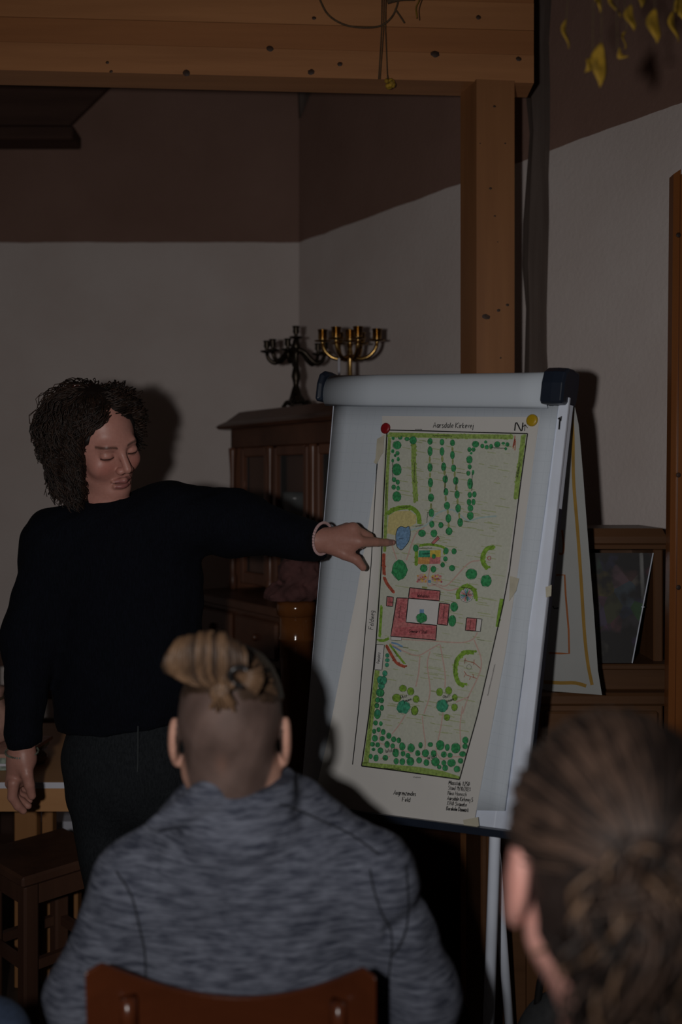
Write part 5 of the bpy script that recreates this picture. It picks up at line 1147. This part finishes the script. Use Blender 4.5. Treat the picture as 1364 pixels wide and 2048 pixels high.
MB().tube([KN+np.array([.013*math.cos(a), -.003+.004*math.sin(2*a), .013*math.sin(a)]) for a in np.linspace(0, 2*math.pi, 18)[:-1]], .0045, 6, closed=True).build('hair_tie', M['shoe'], mn, True)

# ------------------------------------------------------------------ chair under the man (its copy is under the woman in front)
def make_chair(loc, rz, label):
    t = thing('bentwood_chair', loc, label, 'chair', None, rz)
    hw = .198; n = 22; vs_ = []; fs = []
    for i in range(n+1):                                   # curved plywood back with dipped upper edge
        u = -1+2*i/n; x = hw*u; y = .075*(1-u*u)*1.0; dip = .098*(1-abs(u)**2.0); e_ = .026*max(0, (abs(u)-.86)/.14)**2.5
        zt_ = .836-dip-e_; zb_ = .60+.01*abs(u)
        for z, yo in ((zt_, -.004), (zt_, .006), (zb_, .006), (zb_, -.004)): vs_.append((x, y+yo+(z-.6)*-.10, z))
    for i in range(n):
        a = i*4; b = a+4
        for k in range(4): fs.append((a+k, b+k, b+(k+1) % 4, a+(k+1) % 4))
    fs += [(0, 1, 2, 3), (n*4+3, n*4+2, n*4+1, n*4)]; fs = [q[::-1] for q in fs]
    bk = mk('backrest', vs_, fs, M['chair'], t, False, True); bv = bk.modifiers.new('round', 'BEVEL'); bv.width = .003; bv.segments = 2
    for s in (-1, 1):
        pts = [(s*.155, .10, 0), (s*.150, .05, .30), (s*.148, .028, .48), (s*.146, .014, .66), (s*.146, .006, .762)]
        MB().tube(spline(pts, 14), .0155, 8, flat=.8).build('rear_leg', M['chair'], t, True, True)
        MB().tube([(s*.165, .44, 0), (s*.16, .42, .44)], [.014, .019], 10).build('front_leg', M['chair'], t, True, True)
    MB().box((-.20, .03, .435), (.20, .46, .462), bev=.010).build('seat', M['chair'], t, False, True)
    MB().box((-.15, .06, .39), (.15, .075, .435)).build('rail', M['chair'], t, False, True); MB().box((-.15, .41, .39), (.15, .43, .435)).build('rail', M['chair'], t, False, True)
    for s in (-1, 1): MB().tube([(s*.152, .07, .22), (s*.162, .43, .20)], .009, 8).build('stretcher', M['chair'], t, True, True)
    return t
chair = make_chair((P(462, 0, 1.36)[0], 1.375, 0), math.radians(-2), 'red-brown bentwood chair under the man in the blue fleece')

# ------------------------------------------------------------------ the woman in front at right, seen from behind
YF = .90
ff_ = head_frame((.243, YF, 1.128), 4, 4, 3, True, 1.12)
fw = thing('person', (.26, YF, 0), 'brown-haired woman with a low ponytail seen from behind near the easel leg', 'person')
def fw_body(p):
    q = to_local(ff_, p); d = head_sdf(q); d = smin(d, cap(p, to_world(ff_, (0, -.022, -.06)), (.268, YF+.0, .92), .055, .062), .03); d = smin(d, ell(p, (.268, YF+.03, .78), (.14, .08, .16)), .05)
    for s in (-1, 1):
        a = np.array([.268+s*.15, YF+.03, .83]); b = np.array([.268+s*.20, YF+.03, .66]); c_ = np.array([.268+s*.13, YF+.25, .61]); d = smin(d, cap(p, a, b, .04, .034), .03); d = smin(d, cap(p, b, c_, .034, .024), .02); d = smin(d, hand_sdf(p, c_, np.array([0, .97, -.2])), .012)
    return d
FB = (.50, .255, .215)
sculpt('body', fw_body, (.0, .74, .52), (.53, 1.36, 1.27), .004, M['skin'], fw, lambda p: face_color(to_local(ff_, p), FB))
M['greyknit'] = knit('grey_jumper', (.03, .03, .034), (.06, .06, .066), 1, 1, 90)
def fw_top(p):
    d = ell(p, (.268, YF+.04, .72), (.185, .115, .22)); d = smin(d, cap(p, (.268-.13, YF+.03, .825), (.268+.13, YF+.03, .825), .055, .055), .05)
    for s in (-1, 1): d = smin(d, cap(p, (.268+s*.15, YF+.03, .82), (.268+s*.205, YF+.03, .66), .060, .052), .03); d = smin(d, cap(p, (.268+s*.205, YF+.03, .66), (.268+s*.13, YF+.25, .61), .05, .038), .03)
    d = np.maximum(d, .46-p[:, 2]); return d+.003*vnoise(p, 40, 3)
sculpt('jumper', fw_top, (-.06, .72, .44), (.60, 1.24, 1.02), .008, M['greyknit'], fw)
def ftr(p):
    d = ell(p, (.268, YF+.05, .52), (.18, .13, .10))
    for s in (-.10, .10):
        x = .268+s; kn = (x+s*.1, YF+.48, .52); d = smin(d, cap(p, (x, YF+.06, .52), kn, .08, .06), .04); d = smin(d, cap(p, kn, (x+s*.2, YF+.45, .09), .06, .042), .03)
    return np.maximum(d, .07-p[:, 2])
sculpt('trousers', ftr, (-.03, .74, .05), (.56, 1.50, .68), .010, M['trousers'], fw)
for s in (-.10, .10): MB().lathe([(.001, 0), (.044, 0), (.046, .015), (.042, .05), (.032, .085), (.001, .09)], 14, Matrix.Translation((.268+s*1.2, YF+.50, 0)) @ Matrix.Diagonal((.95, 2.5, 1, 1))).build('shoe', M['shoe'], fw, True)
rg = np.random.default_rng(21); polys = []; rr = []; cols = []
KF = P(1287, 1738, YF-.128); kl = to_local(ff_, KF[None])[0]
def ftone():
    t = rg.uniform(0, 1); return np.array((.016, .010, .008)) if t < .50 else (np.array((.075, .045, .032)) if t < .80 else np.array((.20, .118, .070))*rg.uniform(.5, 1.1))
tone_seed = [ftone() for _ in range(60)]
for k in range(900):                                     # combed back to the tie
    ph = rg.uniform(-math.pi, math.pi); th0 = rg.uniform(.1, 1.75)
    if abs(ph) > 2.5 and th0 > 1.2: th0 = rg.uniform(.1, 1.2)
    e0 = cran(th0, ph, 1.03)
    if abs(e0[0]) > .066 and e0[2] < .022: continue
    lift_ = rg.uniform(1.02, 1.11); pts = []; n = 14; wv = rg.uniform(0, 6.28)
    for i in range(n):
        s = i/(n-1); q = e0*(1-s)+kl*s; n_ = q-np.array([0, -.012, .03]); n_ = n_/np.sqrt(((n_/np.array([.076, .098, .088]))**2).sum()+1e-9); L_ = lift_+(np.linalg.norm((kl-np.array([0, -.012, .03]))/np.array([.076, .098, .088]))-lift_)*max(0, (s-.6)/.4)
        pts.append(to_world(ff_, np.array([0, -.012, .03])+n_*L_+np.array([.002*math.sin(9*s+wv), 0, .002*math.cos(8*s+wv)])))
    polys.append(pts); rr.append(np.linspace(.0014, .0012, n)*rg.uniform(.8, 1.9)); cols.append(tone_seed[int(((math.atan2(e0[0], e0[2]+.02)+math.pi)/6.29)*59+rg.uniform(-1.2, 1.2)) % 60])
for k in range(520):                                     # tousled ponytail
    ex = rg.normal(1260, 62); ey = rg.uniform(1830, 2150); e = P(ex, ey, YF-.12+rg.normal(0, .022)); a = KF+rg.normal(0, .008, 3); m1 = a*.62+e*.38+np.array([rg.normal(0, .016), -.026+rg.normal(0, .01), .012]); m2 = a*.25+e*.75+np.array([rg.normal(0, .016), -.010+rg.normal(0, .01), 0])
    polys.append(spline([a, m1, m2, e], 14)); rr.append(np.linspace(.0016, .0009, 14)*rg.uniform(.8, 1.8)); cols.append(tone_seed[int(rg.uniform(0, 60)) % 60] if rg.uniform() < .5 else tone_seed[int((ex-1000)/8) % 60])
for k in range(40):                                      # the strand wound around the tie
    a0_ = rg.uniform(0, 6.28); r_ = rg.uniform(.018, .028); pts = [KF+np.array([r_*1.15*math.cos(a0_+t), rg.normal(-.006, .003), r_*math.sin(a0_+t)]) for t in np.linspace(0, 2.2, 10)]; polys.append(pts); rr.append(np.full(10, .002)); cols.append(tone_seed[k % 60])
strands('hair', polys, rr, cols, M['hair'], fw, 4)
def fcap(p):
    q = to_local(ff_, p); d = ell(q, (0, -.014, .032), (.0765, .099, .089)); d = smin(d, ell(q, (0, -.045, -.02), (.068, .068, .062)), .03); d = np.maximum(d, q[:, 1]-.055)
    for s in (-1, 1): d = ssub(d, ell(q, (s*.088, .0, -.028), (.022, .045, .046)), .01)
    d = smin(d, cap(p, KF+np.array([0, .012, 0]), P(1262, 2060, YF-.10), .020, .045, ((0, 1, 0), .6)), .02); return d+.003*vnoise(q, 120, 2)
c = ff_[0]; sculpt('hair_mass', fcap, c-np.array([.2, .2, .27]), c+.2, .006, M['hair'], fw, lambda p: np.repeat(np.array([[.018, .011, .009]]), len(p), 0))
MB().tube([KF+np.array([.012*math.cos(a), .004, .012*math.sin(a)]) for a in np.linspace(0, 2*math.pi, 16)[:-1]], .006, 6, closed=True).build('hair_tie', M['shoe'], fw, True)
def copy_tree(o, parent=None):
    c_ = o.copy(); COL.objects.link(c_); c_.parent = parent
    for ch_ in list(o.children): copy_tree(ch_, c_)
    return c_
c2 = copy_tree(chair); c2.location = (.268, YF-.135, 0); c2.rotation_euler = (0, 0, 0); c2['label'] = 'red-brown bentwood chair under the ponytailed woman'

# ------------------------------------------------------------------ blue-jeaned knee at the lower left
kn = P(-28, 2092, 1.55)
def bleg(p):
    hip = kn+np.array([-.28, -.35, .03]); d = cap(p, hip, kn, .085, .064); d = smin(d, cap(p, kn, (kn[0]-.02, kn[1]+.02, .10), .062, .046), .03); d = smin(d, ell(p, hip+np.array([-.06, -.05, .0]), (.14, .13, .10)), .06); return np.maximum(d, .07-p[:, 2])
pj = thing('person', (kn[0], kn[1], 0), 'knee in blue jeans of a seated person beside the man in fleece', 'person')
sculpt('jeans', bleg, kn+np.array([-.60, -.62, -kn[2]]), kn+np.array([.12, .14, .18]), .009, M['denimblue'], pj)
MB().lathe([(.001, 0), (.046, 0), (.048, .015), (.044, .05), (.034, .085), (.001, .09)], 14, Matrix.Translation((kn[0]-.02, kn[1]+.05, 0)) @ Matrix.Diagonal((.95, 2.5, 1, 1))).build('shoe', M['shoe'], pj, True)
# grey bag, pink cloth
c = P(1130, 2120, 2.10); c[2] = 0
bg = thing('grey_bag', c, 'dark grey fabric bag on the floor below the oak sideboard', 'bag')
def bag(p): d = ell(p, c+np.array([0, 0, .20]), (.13, .085, .21)); return np.maximum(d+.004*vnoise(p, 30, 2), .002-p[:, 2])
sculpt('bag_body', bag, c+np.array([-.17, -.13, -.01]), c+np.array([.17, .13, .46]), .010, M['greybag'], bg)
MB().tube(spline([c+np.array([-.06, 0, .37]), c+np.array([-.04, 0, .45]), c+np.array([.04, 0, .45]), c+np.array([.06, 0, .37])], 16), .008, 8).build('handle', M['shoe'], bg, True)
c = P(592, 1200, 2.92)
def cloth(p):
    q = p-c.astype(np.float32); d = ell(p, c+np.array([.0, 0, .022]), (.072, .062, .032)); d = smin(d, ell(p, c+np.array([.01, .01, .085]), (.062, .05, .055)), .03); d = smin(d, ell(p, c+np.array([-.055, 0, .01]), (.035, .04, .025)), .02); d = smin(d, ell(p, c+np.array([.05, -.01, .055]), (.05, .035, .028)), .02)
    d += .010*vnoise(p, 55, 3)+.006*vnoise(p, 120, 5); return np.maximum(d, -(p[:, 2]-c[2]+.001))
tag(sculpt('crumpled_cloth', cloth, c+np.array([-.14, -.12, -.01]), c+np.array([.16, .12, .19]), .005, M['dusty'], None), 'crumpled dusty pink cloth lying on the turned wooden stand', 'cloth')

# ------------------------------------------------------------------ twine, dried flower and hanging leaves under the beam
yb = YB-.004
def bp(px, py, dy=0): return P(px, py, YB-.01+dy)
tw = thing('twine_loop', bp(770, 0), 'thin brown twine looped over the pine beam with hanging ends', 'twine')
MB().tube(spline([bp(636, -8), bp(655, 28), bp(685, 48), bp(720, 55), bp(760, 52), bp(785, 32), bp(797, 0), bp(799, -20)], 34), .0026, 6).build('loop', M['rope'], tw, True)
for a, b in ((764, 757), (772, 775), (768, 760)): MB().tube([bp(a, -12), bp(a-1, 60), bp(b, 158)], .0016, 6).build('hanging_end', M['rope'], tw, True)
MB().tube(spline([bp(775, 4), bp(800, -2), bp(830, -3)], 10), .006, 6).build('tied_bundle', M['rope'], tw, True)
MB().tube(spline([bp(790, 18), bp(800, 32), bp(809, 46)], 8), .0022, 6).build('stalk', M['rope'], tw, True)
fd = thing('dried_flower', bp(778, 168), 'small yellow dried flower hanging from twine below the beam', 'flower')
mb = MB(); rg = np.random.default_rng(2)
for k in range(16):
    d = rg.normal(0, 1, 3); d /= np.linalg.norm(d); c = bp(778, 168)+d*np.array([.012, .009, .009]); o = MB().lathe([(.001, -.007), (.006, -.003), (.007, .002), (.001, .007)], 7, Matrix.Translation(c) @ Matrix.Rotation(rg.uniform(0, 3), 4, 'X') @ Matrix.Rotation(rg.uniform(0, 3), 4, 'Y')); o.build('petal', M['yellowleaf'], fd, True)
MB().tube([bp(775, 150), bp(778, 168)], .0016, 6).build('stem', M['rope'], fd, True)
hk = thing('yellow_strap', bp(840, -10), 'bent yellow strip stuck to the pine beam', 'strap')
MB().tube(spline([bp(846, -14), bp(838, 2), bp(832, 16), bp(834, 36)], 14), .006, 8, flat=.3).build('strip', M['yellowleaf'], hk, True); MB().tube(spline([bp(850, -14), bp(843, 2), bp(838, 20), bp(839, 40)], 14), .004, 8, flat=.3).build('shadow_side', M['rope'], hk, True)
YH = 1.62
hl = thing('dried_leaf_bunch', P(1260, -200, YH), 'bunch of dried yellow leaves hanging from the ceiling', 'dried leaves')
def leaf(px, py, ln, wd, ang, Y, tw_=0.0):                # hanging folded leaf: a hollow, pointed lens
    c = P(px, py, Y); n = 10; v = []; f = []; k = Y/FPX
    for i in range(n+1):
        s = i/n; w2 = wd*k*math.sin(math.pi*min(1, s*1.02+.02))**.8*(1-.25*s); z = -ln*k*s; bend = .006*math.sin(s*5+ang)
        for j, (a, b) in enumerate(((-1, .0), (-.45, -.5), (0, -.15), (.45, -.5), (1, .0))): x = a*w2; y = b*w2*.9+bend; v.append((x*math.cos(tw_)-y*math.sin(tw_), x*math.sin(tw_)+y*math.cos(tw_), z))
    f = [(i*5+j, i*5+j+1, (i+1)*5+j+1, (i+1)*5+j) for i in range(n) for j in range(4)]
    R = Matrix.Translation(c) @ Matrix.Rotation(ang, 4, 'Y'); v = [tuple(R @ Vector(p)) for p in v]
    o = mk('leaf', v, f, M['yellowleaf'], hl, True); md = o.modifiers.new('thick', 'SOLIDIFY'); md.thickness = .0008
    pts = [c, P(px+random.uniform(-6, 6), py-90, Y), P(1260+(px-1260)*.8, -330, Y)]; MB().tube(spline(pts, 12), .0012, 5).build('stem', M['rope'], hl, True)
for a in ((1133, 38, 62, 10, .05, 1.62, .9), (1203, 86, 92, 21, .08, 1.55, .3), (1188, 118, 34, 12, .7, 1.57, .6), (1235, 100, 26, 9, -.8, 1.58, .4), (1262, 10, 55, 16, .0, 1.60, .5), (1254, 62, 40, 7, .3, 1.64, 1.0), (1310, 18, 72, 19, .02, 1.55, .4), (1346, 22, 66, 13, -.05, 1.6, .8), (1200, -30, 58, 12, .1, 1.62, .6), (1222, -20, 60, 11, -.2, 1.6, .9), (1288, -30, 50, 12, .2, 1.64, .3), (1360, -10, 60, 16, -.1, 1.66, .3)): leaf(*a)
MB().tube([P(1260, -330, YH), np.array([P(1260, 0, YH)[0], YH, CEIL-.001])], .002, 6).build('string', M['rope'], hl, True)
